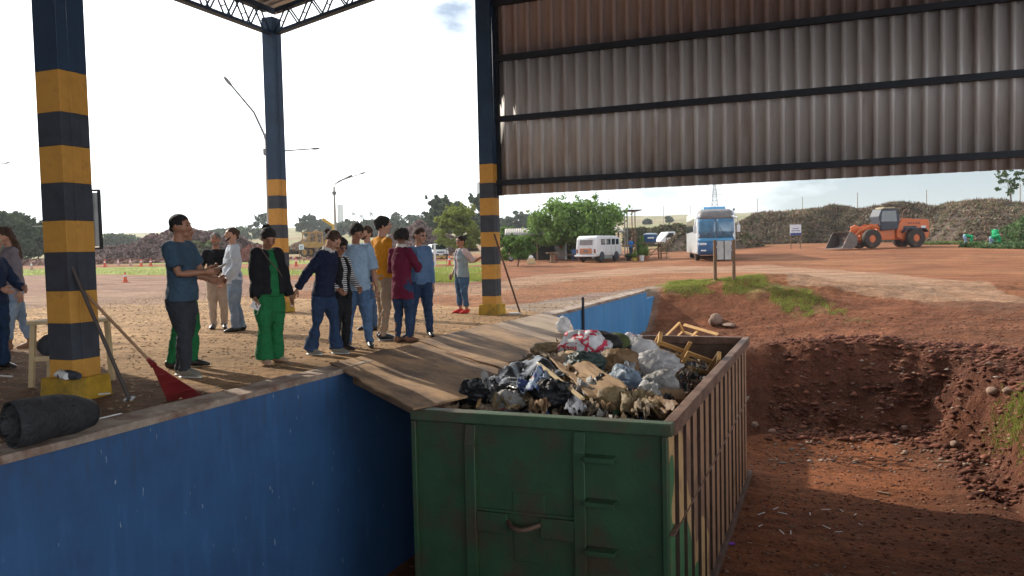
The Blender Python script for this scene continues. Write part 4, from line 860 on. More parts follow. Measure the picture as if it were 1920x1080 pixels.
def person(px, py, top, face, label, skin='fair', feet=((-.055, 0), (.055, 0)), lean=0, side=0, hands=None, hair=('short', 'black'), shirt=None, trousers=None, shoes=None, jacket=None, fem=False, bulk=1., head=(0, 0), loc=None, Hh=None, footyaw=(8, -8), glasses=False, far=False, group='visitors standing in the gravel yard', belly=0, dress=None, knees=None, rzv=None, collar=None, beard=False, hipz=None):
    NP[0] += 1; sd = NP[0]*3.1
    P = Vector(loc) if loc is not None else on_z(px, py, 0.); P.z = zs(P.x, P.y)
    h = Hh or (zpix(P.x, P.y, top)-P.z)
    rz_ = facing(face) if rzv is None else rzv
    t = thing('person', label, 'person', P, rz_, group, h)
    vx = (.0125 if far else .0068)      # in units of body height
    hz = hipz or (.515-.02*abs(feet[0][1]-feet[1][1])*3)
    T = Matrix.Translation((0, 0, hz)) @ Matrix.Rotation(R(-lean), 4, 'X') @ Matrix.Rotation(R(side), 4, 'Y') @ Matrix.Translation((0, 0, -.515))
    def U(x, y, z): return T @ Vector((x, y, z))
    rt = (T.to_3x3() @ Vector((1, 0, 0)))
    sh = .084 if fem else .099; k = bulk
    HT = T @ Matrix.Translation((0, .004, .865)) @ Matrix.Rotation(R(-head[0]), 4, 'Z') @ Matrix.Rotation(R(-head[1]), 4, 'X') @ Matrix.Translation((0, 0, -.865))
    def Q(x, y, z): return HT @ Vector((x, y, z))
    hr = HT.to_3x3()
    # joints
    arms = []
    hands = hands or ((-.145*k, .03, .44), (.145*k, .03, .44))
    for i, s_ in enumerate((-1, 1)):
        a = U(s_*sh*(.9+.1*k), -.004, .795); pole = U(s_*.6, -1.0, .5)-U(0, 0, .5) if len(hands[i]) < 4 else Vector(hands[i][3])
        e, wr = ik(a, hands[i][:3], .172, .150, pole); arms.append((a, e, wr))
    legs = []
    for i, s_ in enumerate((-1, 1)):
        a = U(s_*.050, 0, .50); f = feet[i]; an = Vector((f[0], f[1]-.018, (f[2] if len(f) > 2 else 0)+.048))
        Ld = (an-a).length; q_ = 1.0035 if hipz is None else 1.05; kn, an = ik(a, an, .508*Ld*q_, .492*Ld*q_, knees[i] if knees else (s_*.08, 1, 0)); legs.append((a, kn, an))
    # ---- body
    b = MB(); b.tube([U(0, -.002, .47), U(0, 0, .53), U(0, .004, .61), U(0, .006, .70), U(0, 0, .77), U(0, -.002, .815), U(0, 0, .835)], [.07*k, .08*k, .068*k, .078*k, .078, .060, .034], 16, 0, ry=[.05, .058, .048, .056, .054, .042, .035], right=rt)
    b.tube([U(0, -.004, .81), U(0, .0, .85), Q(0, .004, .895)], [.036, .029 if fem else .033, .033], 12, 0, right=rt)
    def hf(u): return 1-.16*max(0, -u.z)**2*(1-.3*max(0, u.y))
    b.ell(Q(0, .008, .935), (.0465, .058, .065), 18, 14, 0, rot=hr, fn=hf)
    b.ell(Q(0, .040, .886), (.024, .024, .020), 10, 8, 0, rot=hr)       # chin
    b.tube([Q(0, .058, .945), Q(0, .074, .921), Q(0, .060, .914)], [.007, .011, .009], 8, 0, right=hr @ Vector((1, 0, 0)))
    for s_ in (-1, 1):
        b.ell(Q(s_*.0465, -.002, .930), (.007, .013, .018), 8, 6, 0, rot=hr); b.ell(Q(s_*.027, .043, .915), (.015, .014, .018), 8, 6, 0, rot=hr)
    b.tube([Q(-.03, .056, .951), Q(0, .062, .951), Q(.03, .056, .951)], [.006, .007, .006], 8, 0)
    for i, s_ in enumerate((-1, 1)):
        a, e, wr = arms[i]; b.ell(a, (.027*k,)*3, 10, 8, 0); b.tube([a, (a+e)/2, e, e+(wr-e)*.3, wr], [.026*k, .026*k, .021, .0225, .0145], 10, 0)
        a, kn, an = legs[i]; b.tube([a, (a+kn)/2, kn, kn+(an-kn)*.35, an], [.048*k, .042*k, .030, .031, .020], 10, 0)
        fy = Matrix.Rotation(R(footyaw[i]), 3, 'Z'); fb = Vector((an.x, an.y, an.z-.048)); b.tube([fb+fy @ Vector(q) for q in ((0, -.02, .03), (0, .03, .026), (0, .085, .016), (0, .11, .012))], [.02, .022, .024, .015], 10, 0, ry=[.03, .026, .016, .010])
    o = b.build('body', [SKIN[skin]], t); bake(o, vx, 2)
    x = MB()
    for i, s_ in enumerate((-1, 1)):                 # hands: palm, four fingers, thumb
        a, e, wr = arms[i]; d = (wr-e).normalized(); side_ = Vector((s_, 0, 0)); pn = d.cross(Vector((0, 1, 0)) if abs(d.y) < .8 else Vector((0, 0, 1))).normalized()
        bk = pn*(-1 if pn.dot(side_) < 0 else 1)       # back of the hand faces outwards
        w_ = bk.cross(d).normalized(); w_ = w_*(1 if w_.dot(Vector((0, 1, .3))) > 0 else -1)
        pc = wr+d*.026; x.tube([wr-d*.006, wr+d*.010, wr+d*.032, wr+d*.05], [.013, .020, .0235, .021], 10, 0, ry=[.010, .010, .011, .009], right=w_)
        for j, (off, ln) in enumerate(((.0165, .040), (.0055, .046), (-.0055, .043), (-.0165, .033))):
            p0 = wr+d*.046+w_*off; c1 = p0+d*ln*.42-bk*.003; c2 = c1+d*ln*.26-bk*ln*.24; c3 = c2+d*ln*.10-bk*ln*.26
            x.tube([p0, c1, c2, c3], [.0056, .0053, .0048, .0036], 7, 0)
        th = wr+d*.014+w_*.017; x.tube([th, th+w_*.012+d*.012-bk*.004, th+w_*.016+d*.028-bk*.008, th+w_*.013+d*.040-bk*.011], [.0085, .0075, .0065, .0045], 7, 0)
    for s_ in (-1, 1):
        x.ell(Q(s_*.019, .0615, .9385), (.0072, .003, .0038), 8, 6, 1, rot=hr); x.bar(Q(s_*.010, .0655, .9525), Q(s_*.029, .060, .9535), .003, .0035, 1)
    x.tube([Q(-.014, .0575, .8995), Q(0, .0645, .901), Q(.014, .0575, .8995)], [.0015, .0035, .0015], 6, 2)
    join_extra(o, x, [M_eye, M_lip])
    # ---- trousers / legs
    if trousers:
        m, kind = trousers; b = MB()
        w = {'slim': (.058, .055, .040, .034, .027), 'straight': (.062, .060, .045, .040, .036), 'wide': (.062, .062, .049, .051, .064), 'flare': (.060, .058, .042, .042, .054), 'crop': (.06, .058, .043, .038, .034)}[kind]
        b.tube([U(0, -.004, .455), U(0, -.004, .50), U(0, 0, .55), U(0, 0, .585)], [.062*k, .094*k, .088*k, .080*k], 18, 0, ry=[.052, .070+belly*.2, .064+belly*.4, .058+belly*.5], right=rt)
        for i in (0, 1):
            a, kn, an = legs[i]; q = .78 if kind == 'crop' else 1.04
            en = kn+(an-kn)*q; b.tube([a, (a+kn)/2, kn, kn+(en-kn)*.4, kn+(en-kn)*.85, en], [w[0]*k, w[1]*k, w[2], w[3]*1.03, w[4], w[4]*1.02], 14, 0)
        o = b.build('trousers', [m], t); bake(o, vx*1.05, 2, (15 if not far else 10, .0115, sd))
    if shoes:
        m, kind = shoes
        for i in (0, 1):
            a, kn, an = legs[i]; fy = Matrix.Rotation(R(footyaw[i]), 3, 'Z'); fb = Vector((an.x, an.y, an.z-.048)); b = MB()
            tl = -.35 if len(feet[i]) > 3 else 0; ty_ = Matrix.Rotation(R(feet[i][3]) if len(feet[i]) > 3 else 0, 3, 'X')
            pts = [fb+fy @ (ty_ @ Vector(q)) for q in ((0, -.036, .024), (0, -.026, .030), (0, .0, .034), (0, .035, .027), (0, .075, .020), (0, .104, .014), (0, .114, .011))]
            b.tube(pts, [.013, .021, .023, .0235, .026, .019, .009], 14, 0, ry=[.018, .029, .033, .026, .019, .013, .008], right=fy @ Vector((1, 0, 0)))
            if kind == 'boot': b.tube([fb+Vector((0, -.005, .02)), an+(kn-an)*.15, an+(kn-an)*.42], [.026, .031, .036], 12, 0)
            o = b.build('shoe', [m], t); bake(o, vx*.8 if not far else vx, 2)
            if kind == 'sneaker':
                b = MB(); b.tube([p-Vector((0, 0, p.z-fb.z-.005)) for p in pts], [.015, .023, .025, .0255, .028, .021, .010], 14, 0, ry=[.0055]*7, right=fy @ Vector((1, 0, 0))); b.build('sole', M_whiteplastic, o, smooth=50)
    # ---- upper clothes
    def torso(m, hem, slv, inf, nm, vneck=0, hemw=1.0, backy=0., opn=0):
        b = MB(); zz = [hem, (hem+.60)/2 if hem < .56 else hem+.02, .605, .66, .715, .765, .80, .822, .838]
        wd = [(.098*hemw if hem < .58 else .085)*k, .092*k, (.080 if fem else .086)*k, .087*k, .092*(1+(k-1)*.6), .092 if not fem else .083, .082 if not fem else .074, .058, .037]
        dp = [.070*hemw+belly*.5, .068+belly, .060+belly*1.1, .063+belly*.8, .068+(.006 if fem else 0)+belly*.2, .062, .052, .044, .036]
        yo = [belly*.4, belly*.7, belly, belly*.7, .004, .002, -.002, -.002, 0]
        b.tube([U(0, yo[i]+.002+backy, zz[i]) for i in range(9)], [q+inf for q in wd], 24, 0, ry=[q+inf for q in dp], right=rt)
        for i, s_ in enumerate((-1, 1)):
            a, e, wr = arms[i]; r = [.036*k, .036*k, .031*k, .029, .024]; a2 = a+(U(0, 0, .8)-U(0, 0, .8)); inn = a-(U(s_, 0, .8)-U(0, 0, .8))*.03+Vector((0, 0, .004))
            if slv == 0: b.ell(a-(a-inn)*.4, (.036, .036, .037), 12, 10, 0); continue
            b.ell(a, (.0375*k+inf*.8,)*3, 12, 10, 0); b.ell(inn, (.036+inf*.6,)*3, 12, 10, 0)
            if slv < 1: q = a+(e-a)*slv*1.35; pts = [a, a+(q-a)*.5, q]; rr = [.037*k, .036*k, .038*k]
            else: pts = [a, (a+e)/2, e, e+(wr-e)*.5, e+(wr-e)*(.94 if slv == 1 else .5)]; rr = [.037*k, .034*k, .030, .027, .0235]
            b.tube(pts, [q+inf*.8 for q in rr], 12, 0)
        o = b.build(nm, [m], t); bake(o, vx*1.05, 2, (15 if not far else 9, .0105, sd+1))
        if opn:
            import bmesh
            bm = bmesh.new(); bm.from_mesh(o.data); Ti = T.inverted(); kill = []
            for f in bm.faces:
                q = Ti @ f.calc_center_median()
                if q.y > .012 and abs(q.x) < opn*(1.0 if q.z < .70 else 1+(.70-q.z)*2.2): kill.append(f)
                elif q.z > .829 and abs(q.x) < .038: kill.append(f)
            bmesh.ops.delete(bm, geom=kill, context='FACES'); bm.to_mesh(o.data); bm.free()
            s = o.modifiers.new('thick', 'SOLIDIFY'); s.thickness = .006
        return o
    if shirt: torso(shirt[0], shirt[1], shirt[2], shirt[3] if len(shirt) > 3 else .0, 'shirt')
    if jacket: torso(jacket[0], jacket[1], jacket[2], jacket[3], 'jacket', hemw=1.08, backy=0, opn=jacket[4] if len(jacket) > 4 else 0)
    if collar:
        b = MB(); b.tube([U(0, -.002, .822), U(0, .0, .845), U(0, .002, .862)], [.050, .042, .040], 16, 0, ry=[.044, .040, .040], right=rt, cap=False)
        for s_ in (-1, 1): b.add([U(s_*.004, .052, .80), U(s_*.040, .038, .835), U(s_*.030, .05, .855), U(s_*.003, .044, .848)], [(0, 1, 2, 3)])
        o = b.build('collar', [collar], t, smooth=60, fix=False); s = o.modifiers.new('thick', 'SOLIDIFY'); s.thickness = .004; s.offset = 0
    # ---- hair
    st, hc = hair; hm = HAIR[hc]; b = MB()
    if st in ('short', 'crop', 'quiff', 'curlyshort'):
        g_ = {'short': 0., 'crop': .0, 'quiff': .004, 'curlyshort': .006}[st]
        b.ell(Q(0, -.0045, .953), (.0525+g_, .0625+g_, .054+g_), 18, 14, 0, rot=hr)
        if st in ('quiff', 'curlyshort'):
            for q in range(16 if st == 'quiff' else 26):
                a = q*2.4; rr_ = .038*math.sqrt(q/26)*1.2; b.ell(Q(math.cos(a)*rr_, .012+math.sin(a)*rr_*1.15, .998-rr_*.45+.004*math.sin(q*5)), (.014, .016, .012), 7, 6, 0)
        for s_ in (-1, 1): b.tube([Q(s_*.045, .012, .955), Q(s_*.0465, .008, .93)], [.008, .005], 6)
        b.tube([Q(0, -.045, .94), Q(0, -.042, .895)], [.036, .026], 10, 0, ry=[.016, .012], right=hr @ Vector((1, 0, 0)))
    else:
        b.ell(Q(0, -.004, .953), (.0540, .0640, .055), 18, 14, 0, rot=hr)
        if st in ('bun', 'updo'):
            b.tube([Q(0, -.046, .95), Q(0, -.05, .91)], [.040, .026], 10, 0, ry=[.02, .014], right=hr @ Vector((1, 0, 0)))
            if st == 'bun': b.ell(Q(0, -.082, .957), (.022, .022, .022), 10, 8, 0)
            else:
                for q in range(16): a = q*2.4; b.ell(Q(math.cos(a)*.020, -.070+math.sin(a*1.3)*.014, .972+math.sin(a)*.022), (.013, .015, .012), 7, 6, 0)
        if st == 'curly':
            for q in range(60):
                a = q*2.4; e_ = -.6+1.5*q/60; c_ = math.cos(e_); yy = -.012+math.sin(a)*c_*.062
                if yy > .028 and e_ < .7: continue
                b.ell(Q(math.cos(a)*c_*.060, yy, .944+math.sin(e_)*.060), (.017, .017, .016), 7, 6, 0)
        if st == 'long':
            for s_ in (-1, 1): b.tube([Q(s_*.036, 0, .965), Q(s_*.048, -.012, .92), Q(s_*.050, -.026, .86), U(s_*.052, -.034, .78), U(s_*.040, -.048, .70)], [.018, .020, .021, .022, .010], 10, 0)
            b.tube([Q(0, -.045, .95), Q(0, -.052, .90), U(0, -.056, .82), U(0, -.062, .74), U(0, -.060, .68)], [.045, .048, .052, .048, .02], 12, 0, ry=[.02, .022, .022, .018, .01], right=rt)
    o = b.build('hair', [hm], t); bake(o, vx*.8 if not far else vx, 1, (40, .006, sd))
    if beard:
        b = MB(); b.tube([Q(-.036, .030, .915), Q(-.026, .046, .888), Q(0, .056, .876), Q(.026, .046, .888), Q(.036, .030, .915)], [.005, .0085, .010, .0085, .005], 8); b.build('beard', HAIR['grey' if hc == 'grey' else 'black'], t, smooth=60)
    if glasses:
        b = MB()
        for s_ in (-1, 1): b.ell(Q(s_*.020, .066, .9385), (.015, .003, .0105 if glasses == 'sun' else .009), 12, 6, 0, rot=hr); b.bar(Q(s_*.034, .060, .942), Q(s_*.048, .0, .940), .002, .004)
        b.bar(Q(-.006, .070, .941), Q(.006, .070, .941), .003, .003)
        b.build('glasses' if glasses != 'sun' else 'sunglasses', M_black if glasses == 'sun' else M_glass, t, smooth=60)
    t['h'] = h; del t['h']
    return t, T, arms, h
def local(t, p): return Matrix.Translation(t.location) @ Matrix.Rotation(t.rotation_euler.z, 4, 'Z') @ Matrix.Scale(t.scale.x, 4) @ Vector(p)
J1 = denim('light_denim', (.24, .33, .46)); J2 = denim('mid_denim', (.07, .13, .24)); J3 = denim('dark_denim', (.022, .045, .10)); J4 = denim('faded_denim', (.20, .27, .36)); CH = cloth('charcoal_twill', (.035, .040, .052)); KH = cloth('khaki_twill', (.34, .25, .18)); KH2 = cloth('beige_twill', (.46, .36, .28))
C_teal = cloth('teal_jersey', (.045, .085, .13)); C_grey = cloth('lilac_grey_knit', (.20, .18, .21)); C_blk = cloth('black_cloth', (.012, .013, .017)); C_wsh = cloth('pale_blue_shirt', (.50, .55, .62)); C_lbl = cloth('light_blue_shirt', (.26, .37, .50)); C_lb2 = cloth('blue_oxford', (.17, .27, .42))
C_green = cloth('emerald_cloth', (.014, .145, .052)); C_navy = cloth('navy_blazer_cloth', (.010, .016, .045)); C_org = cloth('mustard_orange_jersey', (.58, .24, .015)); C_bur = cloth('burgundy_knit', (.12, .010, .035)); C_vest = cloth('pale_denim_vest', (.26, .34, .38)); C_pink = cloth('pale_pink_tee', (.55, .46, .50)); C_wht = cloth('off_white_cloth', (.62, .60, .56))
C_wgr = cloth('worker_green_cloth', (.02, .33, .13)); C_mint = cloth('pale_mint_cloth', (.40, .50, .46)); C_bright = cloth('bright_blue_cloth', (.03, .22, .62)); C_tee = cloth('white_print_tee', (.50, .56, .60))
S_blk = mat('black_leather', (.015, .014, .014), .35); S_brn = mat('brown_suede', (.20, .10, .06), .9); S_grey = mat('grey_suede', (.20, .19, .16), .9); S_red = mat('red_canvas', (.60, .03, .03), .8); S_wht = mat('white_leather', (.55, .55, .55), .5); S_tan = mat('beige_flats', (.40, .27, .19), .8); S_boot = mat('tan_boot_leather', (.27, .14, .08), .7)
M_straw = mat('straw_coloured', (.42, .33, .17), .9, 0, .3, 20)
stripe = ramp_mat('striped_knit', [(0, (.02, .02, .02)), (.5, (.6, .6, .6))], 1, .9)
def striped(m):
    nt = m.node_tree; r = [n for n in nt.nodes if n.type == 'VALTORGB'][0]; t = [n for n in nt.nodes if n.type == 'TEX_COORD'][0]
    wv = N('ShaderNodeTexWave', nt); wv.bands_direction = 'Z'; wv.inputs['Scale'].default_value = 18; nt.links.new(t.outputs['Object'], wv.inputs[0]); nt.links.new(wv.outputs['Fac'], r.inputs[0])
striped(stripe)
# far left pair
person(-4, 694, 440, 75, 'blonde woman in dark blue jacket and jeans at the very left edge', hair=('long', 'blonde'), shirt=(C_wht, .56, 1), jacket=(cloth('dark_blue_jacket', (.02, .035, .08)), .50, 1, .008), trousers=(J3, 'flare'), shoes=(S_blk, 'plain'), fem=True, hands=((-.10, .17, .60), (.10, .19, .60)), bulk=.95, head=(10, 10))
person(34, 657, 421, -45, 'woman with long brown hair, lilac grey sweater, pale jeans and tan boots, far left', hair=('long', 'brown'), shirt=(C_grey, .47, 1, .006), trousers=(J1, 'crop'), shoes=(S_boot, 'boot'), fem=True, feet=((-.05, .10), (.055, -.10)), hands=((-.15, .0, .45), (.13, .05, .43)), bulk=.92, head=(-20, 18), lean=4)
# the man with the phone and the person behind him
t4 = person(352, 690, 413, 92, 'person in a pale top and green trousers mostly hidden behind the man with the phone', hair=('short', 'brown'), shirt=(C_mint, .46, .5, .004), trousers=(C_green, 'straight'), shoes=(S_blk, 'plain'), skin='tan', fem=True, feet=((-.05, .035), (.05, -.075)), hands=((-.10, .20, .60), (.10, .20, .60)))
tt, T_, arms, h = person(346, 707, 402, 84, 'man in dark teal t-shirt and charcoal jeans reading a phone in both hands', skin='tan', hair=('short', 'black'), shirt=(C_teal, .475, .55, .006), trousers=(CH, 'straight'), shoes=(S_grey, 'sneaker'), hands=((-.045, .20, .655), (.05, .19, .645)), bulk=1.17, belly=.012, head=(0, 4), feet=((-.05, -.03), (.05, .05)), footyaw=(5, -10))
b = MB(); b.box((0, 0, 0), (.075, .150, .010)); o = b.build('phone', mat('phone_silver', (.35, .38, .40), .3, .4), bevel=.004); o.location = local(tt, (0, .262, .672)); o.rotation_euler = (.5, 0, tt.rotation_euler.z); tag(o, 'silver phone held by the man in the teal t-shirt', 'phone')
# grey-haired man and the man in the white shirt
t5, _, _, _ = person(411, 617, 437, 12, 'grey haired bearded man in black shirt and beige trousers', skin='tan', hair=('crop', 'grey'), shirt=(C_blk, .49, 1, .004), trousers=(KH2, 'straight'), shoes=(S_blk, 'plain'), hands=((-.10, .15, .56), (.12, .10, .55)), beard=True, bulk=1.03)
blob('brown_hide_bag', local(t5, (-.10, .20, .50)), (.11, .08, .11), S_boot, 'brown and black rumpled pouch held by the grey haired man', 'pouch', 40, 0, False, .3, .5)
person(443, 622, 426, -62, 'man in loose pale shirt and light jeans, back half turned, beside the grey haired man', hair=('short', 'brown'), shirt=(C_wsh, .47, 1, .008), trousers=(J4, 'straight'), shoes=(S_blk, 'plain'), hands=((-.12, .10, .50), (.13, .09, .49)), bulk=1.12, belly=.015, head=(-12, -4), beard=True, feet=((-.055, .03), (.06, -.05)))
# woman in green
t7, _, a7, h7 = person(508, 681, 424, 50, 'woman in emerald green jumpsuit and black cardigan looking down, white mask in her hand', skin='tan', hair=('updo', 'black'), shirt=(C_green, .50, 0, .004), trousers=(C_green, 'wide'), jacket=(C_blk, .52, 1, .014, .036), shoes=(S_tan, 'plain'), fem=True, bulk=1.16, hands=((-.155, .05, .475), (.155, .07, .475)), head=(15, 34), belly=.012, feet=((-.065, -.02), (.065, .04)), footyaw=(15, -15))
b = MB(); b.tube([(.075, .045, .835), (.04, .078, .76), (-.03, .088, .68), (-.09, .06, .60)], [.009]*4, 6, 0, ry=[.003]*4); b.tube([(.075, .03, .84), (.05, -.04, .83), (-.04, -.085, .72), (-.09, -.05, .60)], [.009]*4, 6, 0, ry=[.003]*4); b.build('bag_strap', mat('taupe_strap', (.20, .15, .11), .8), t7)
p = local(t7, (.165, .09, .435)); b = MB(); b.box((0, 0, 0), (.10, .012, .08)); b.tube([(-.05, 0, -.03), (-.06, 0, -.08), (-.02, 0, -.10), (.0, 0, -.04)], .002, 5); b.tube([(.05, 0, -.03), (.06, 0, -.07), (.03, 0, -.09), (.02, 0, -.04)], .002, 5); o = b.build('face_mask', M_whiteplastic, loc=p); o.rotation_euler = (.1, -.5, facing(0)); tag(o, 'white face mask dangling from the hand of the woman in green', 'mask')
# blazer woman
person(611, 666, 427, 68, 'woman with a hair bun in navy blazer and flared jeans, stepping towards the ramp', hair=('bun', 'brown'), collar=C_wht, jacket=(C_navy, .475, 1, .010), trousers=(J3, 'flare'), shoes=(S_grey, 'sneaker'), fem=True, lean=9, hands=((-.15, -.13, .52), (.15, -.16, .50)), head=(0, 30), feet=((-.045, .085), (.045, -.09)), bulk=1.0)
person(641, 660, 445, 52, 'woman in sunglasses, black vest over striped top, half hidden behind the navy blazer', hair=('curlyshort', 'black'), shirt=(stripe, .50, 1, .003), jacket=(C_blk, .47, 0, .014, .028), trousers=(C_blk, 'straight'), shoes=(S_blk, 'plain'), fem=True, glasses='sun', skin='tan', head=(10, 25), hands=((-.11, .12, .55), (.12, .12, .55)))
person(673, 652, 419, 5, 'man in light blue short sleeved shirt and faded blue jeans standing at the ramp', skin='tan', hair=('curlyshort', 'black'), shirt=(C_lbl, .465, .75, .006), trousers=(denim('faded_blue_denim', (.075, .14, .26)), 'straight'), shoes=(S_blk, 'plain'), bulk=1.13, belly=.012, head=(-25, 22), hands=((-.16, .05, .47), (.16, .06, .47)), feet=((-.085, .02), (.09, .0)), footyaw=(14, -22))
person(694, 619, 424, -48, 'bearded man in blue shirt standing behind the light blue shirt and the orange t-shirt', hair=('short', 'brown'), shirt=(C_lb2, .48, 1, .003), trousers=(J2, 'straight'), shoes=(S_blk, 'plain'), beard=True, head=(-8, 0), bulk=1.05)
person(722, 636, 406, 128, 'tall young man in mustard orange t-shirt and khaki trousers with folded arms', hair=('quiff', 'black'), shirt=(C_org, .49, .55, .006), trousers=(KH, 'slim'), shoes=(S_blk, 'sneaker'), skin='fair', hands=((.045, .13, .66), (-.045, .14, .68)), head=(25, 2), bulk=.95, feet=((-.05, .01), (.055, -.03)))
person(757, 641, 428, 150, 'curly haired woman in long burgundy hooded coat seen from behind', hair=('curly', 'black'), jacket=(C_bur, .385, 1, .008), collar=C_wht, trousers=(J3, 'slim'), shoes=(S_brn, 'plain'), skin='brown', fem=True, hands=((-.06, .15, .66), (.06, .15, .68)), head=(-40, 5), feet=((-.055, .0), (.045, .03)))
t14, _, _, _ = person(790, 633, 427, 20, 'smiling person with glasses in blue denim shirt at the right end of the group', hair=('short', 'brown'), shirt=(denim('blue_chambray', (.10, .18, .32)), .49, 1, .004), trousers=(J3, 'straight'), shoes=(S_blk, 'plain'), glasses='clear', fem=True, hands=((-.135, -.04, .47), (.16, .07, .475)), feet=((-.09, -.02), (.11, .04)), footyaw=(0, -60), head=(-35, 8))
t15, _, _, _ = person(868, 587, 442, -58, 'woman in pale denim vest, blue jeans and red shoes reaching out to the middle column', hair=('updo', 'black'), shirt=(C_pink, .50, .7, .004), jacket=(C_vest, .47, 0, .016, .030), trousers=(denim('blue_denim', (.06, .12, .22)), 'crop'), shoes=(S_red, 'plain'), glasses='sun', skin='tan', fem=True, bulk=1.14, hands=((-.15, -.235, .735, (0, -.2, -1)), (.12, .08, .5)), head=(-15, 0), feet=((-.06, -.01), (.06, .02)))
for q, (t_, pt_, lb) in enumerate([(t14, (.18, .10, .40), 'pale cloth glove held by the smiling person with glasses')]):
    blob('work_glove', local(t_, pt_), (.05, .04, .07), M_straw, lb, 'glove', 50+q, 0, False, .3, .5, lv=(16, 12))
p = pt(708, 545, 11.2); blob('work_glove', p, (.05, .04, .10), M_straw, 'straw coloured cloth glove dangling beside the light blue shirt', 'glove', 52, 0, False, .3, .5, lv=(16, 12))
p = pt(385, 560, 8.45)
p = pt(652, 540, 10.9); blob('handbag', p, (.13, .07, .13), S_blk, 'black handbag at the side of the woman in sunglasses', 'handbag', 53, 0, False, .1, .5, lv=(16, 12))
# distant people
FG = 'people working in the distance'
person(0, 0, 0, 35, 'man in bright blue shirt standing by the potted plants near the van', loc=at(1183, 67), Hh=1.72, shirt=(C_bright, .5, .6), trousers=(J3, 'straight'), shoes=(S_blk, 'plain'), far=True, group=FG, hands=((-.08, .16, .62), (.1, .15, .6)))
def worker(px, d, face, label, feet, hands, lean, hz, trous, glv=None):
    person(0, 0, 0, face, label, loc=at(px, d), Hh=1.70, shirt=(C_wgr, .5, 1, .012), trousers=(trous, 'straight'), shoes=(S_blk, 'plain'), far=True, group=FG, feet=feet, hands=hands, lean=lean, hipz=hz, head=(0, -20), bulk=1.15)
worker(1809, 60, 70, 'leftmost of the stooping workers in green, bent double, arms to the ground', ((-.07, .03), (.07, -.05)), ((-.10, .25, .10), (.10, .20, .08)), 98, .49, J1)
worker(1866, 62, 150, 'worker in green bending over the cuttings, behind the crouching worker', ((-.08, .03), (.08, -.02)), ((-.10, .30, .30), (.10, .28, .28)), 55, .51, C_wgr)
worker(1858, 57, 75, 'worker in green top and grey trousers crouching in front by the green cuttings', ((-.10, .12), (.08, -.14)), ((-.08, .36, .12), (.10, .34, .14)), 70, .42, J4)
# ================================================================= vegetation
LEAF = lambda n, c, v=.35: mat(n, c, .75, 0, v, 1.3, tl=.35, spec=.25)
M_bark = mat('bark', (.13, .095, .07), .95, 0, .3, 10, .5)
M_l1 = LEAF('acacia_leaves', (.17, .27, .07)); M_l6 = LEAF('feathery_leaves', (.21, .25, .06)); M_l2 = LEAF('broad_green_leaves', (.13, .22, .05)); M_l3 = LEAF('distant_leaves', (.075, .105, .055)); M_l4 = LEAF('mango_leaves', (.06, .10, .03)); M_l5 = LEAF('palm_leaves', (.12, .17, .05))
def tree(name, label, P, H_, W_, m, seed, nclump=60, per=120, leaf=.10, trunk=.10, base=.3, group=None, D=None, cat='tree', flat=.7, limbs=7):
    g = np.random.default_rng(seed); t = thing(name, label, cat, P, 0, group); D = D or W_
    b = MB(); top = H_*(base+.15); b.tube([(0, 0, -.1), (.05*W_, 0, top*.5), (0, .02*W_, top)], [trunk*1.2, trunk, trunk*.7], 8)
    cs = []
    for k in range(nclump):
        a = g.random()*6.28; r = g.random()**.5; zz = g.random()
        prof = math.sqrt(max(.05, 1-((zz-.42)/.62)**2)); cs.append((math.cos(a)*r*W_/2*prof*.9, math.sin(a)*r*D/2*prof*.9, H_*(base+(1-base)*(zz*.9+.04))+.06*H_*(g.random()-.5)))
    for k in range(limbs):
        c = cs[k*nclump//limbs]; b.tube([(0, 0, top*.55+.4*top*k/limbs), (c[0]*.45, c[1]*.45, top+(c[2]-top)*.45), c], [trunk*.55, trunk*.35, trunk*.12], 6)
    b.build('trunk', M_bark, t, smooth=60)
    rad = np.array([[1, 1, flat]])*(W_*.10*(.35+1.1*g.random((nclump, 1))**1.5)); V, F = leafset(g, cs, rad, per, leaf*.5, leaf, shell=.15)
    tw = 10+nclump//3; cw = np.array(cs)[g.integers(0, nclump, tw)]; ctr = np.array([0, 0, H_*.5]); out_d = cw-ctr; tips = ctr+out_d*(1.12+.22*g.random((tw, 1))); V2, F2 = leafset(g, tips, np.array([[1, 1, 1.2]])*W_*.035*(.5+g.random((tw, 1))), max(10, per//6), leaf*.4, leaf, shell=.1)
    F = np.concatenate([F, F2+len(V)]); V = np.concatenate([V, V2])
    npmesh('crown', V, F, m, t); return t
P_ = at
tree('leafy_tree', 'wide light green spreading tree over the van and the open shelter', at(1080, 66), 4.8, 9.0, M_l1, 1, 130, 95, .17, .13, .32, 'trees around the shelter', 5.5)
tree('leafy_tree', 'feathery yellow green tree left of the middle column behind the white car', at(862, 79), 5.0, 5.4, M_l6, 2, 85, 85, .17, .10, .22, 'trees around the shelter', 4.5)
tree('leafy_tree', 'small round green tree in front of the shelter just right of the middle column', at(969, 55), 2.25, 2.9, M_l2, 3, 60, 130, .11, .05, .28, 'trees around the shelter', 2.4)
tree('shrub', 'low green bush behind the middle column above the shelter roof', at(955, 84), 3.0, 3.2, M_l2, 4, 40, 80, .16, .08, .2, 'trees around the shelter', 2.4, cat='bush')
tree('leafy_tree', 'tall dark tree rising behind the yellow green tree', at(832, 170), 10, 9, M_l3, 5, 80, 110, .5, .2, .25, 'tall dark trees')
tree('leafy_tree', 'slim dark tree just left of the middle column, below the water tower', at(894, 175), 10.5, 5, M_l3, 6, 50, 110, .45, .2, .25, 'tall dark trees')
tree('leafy_tree', 'large rounded dark green tree at the far left edge', at(18, 120), 7.0, 9.5, M_l3, 7, 110, 130, .35, .2, .12, 'dark trees at the far left')
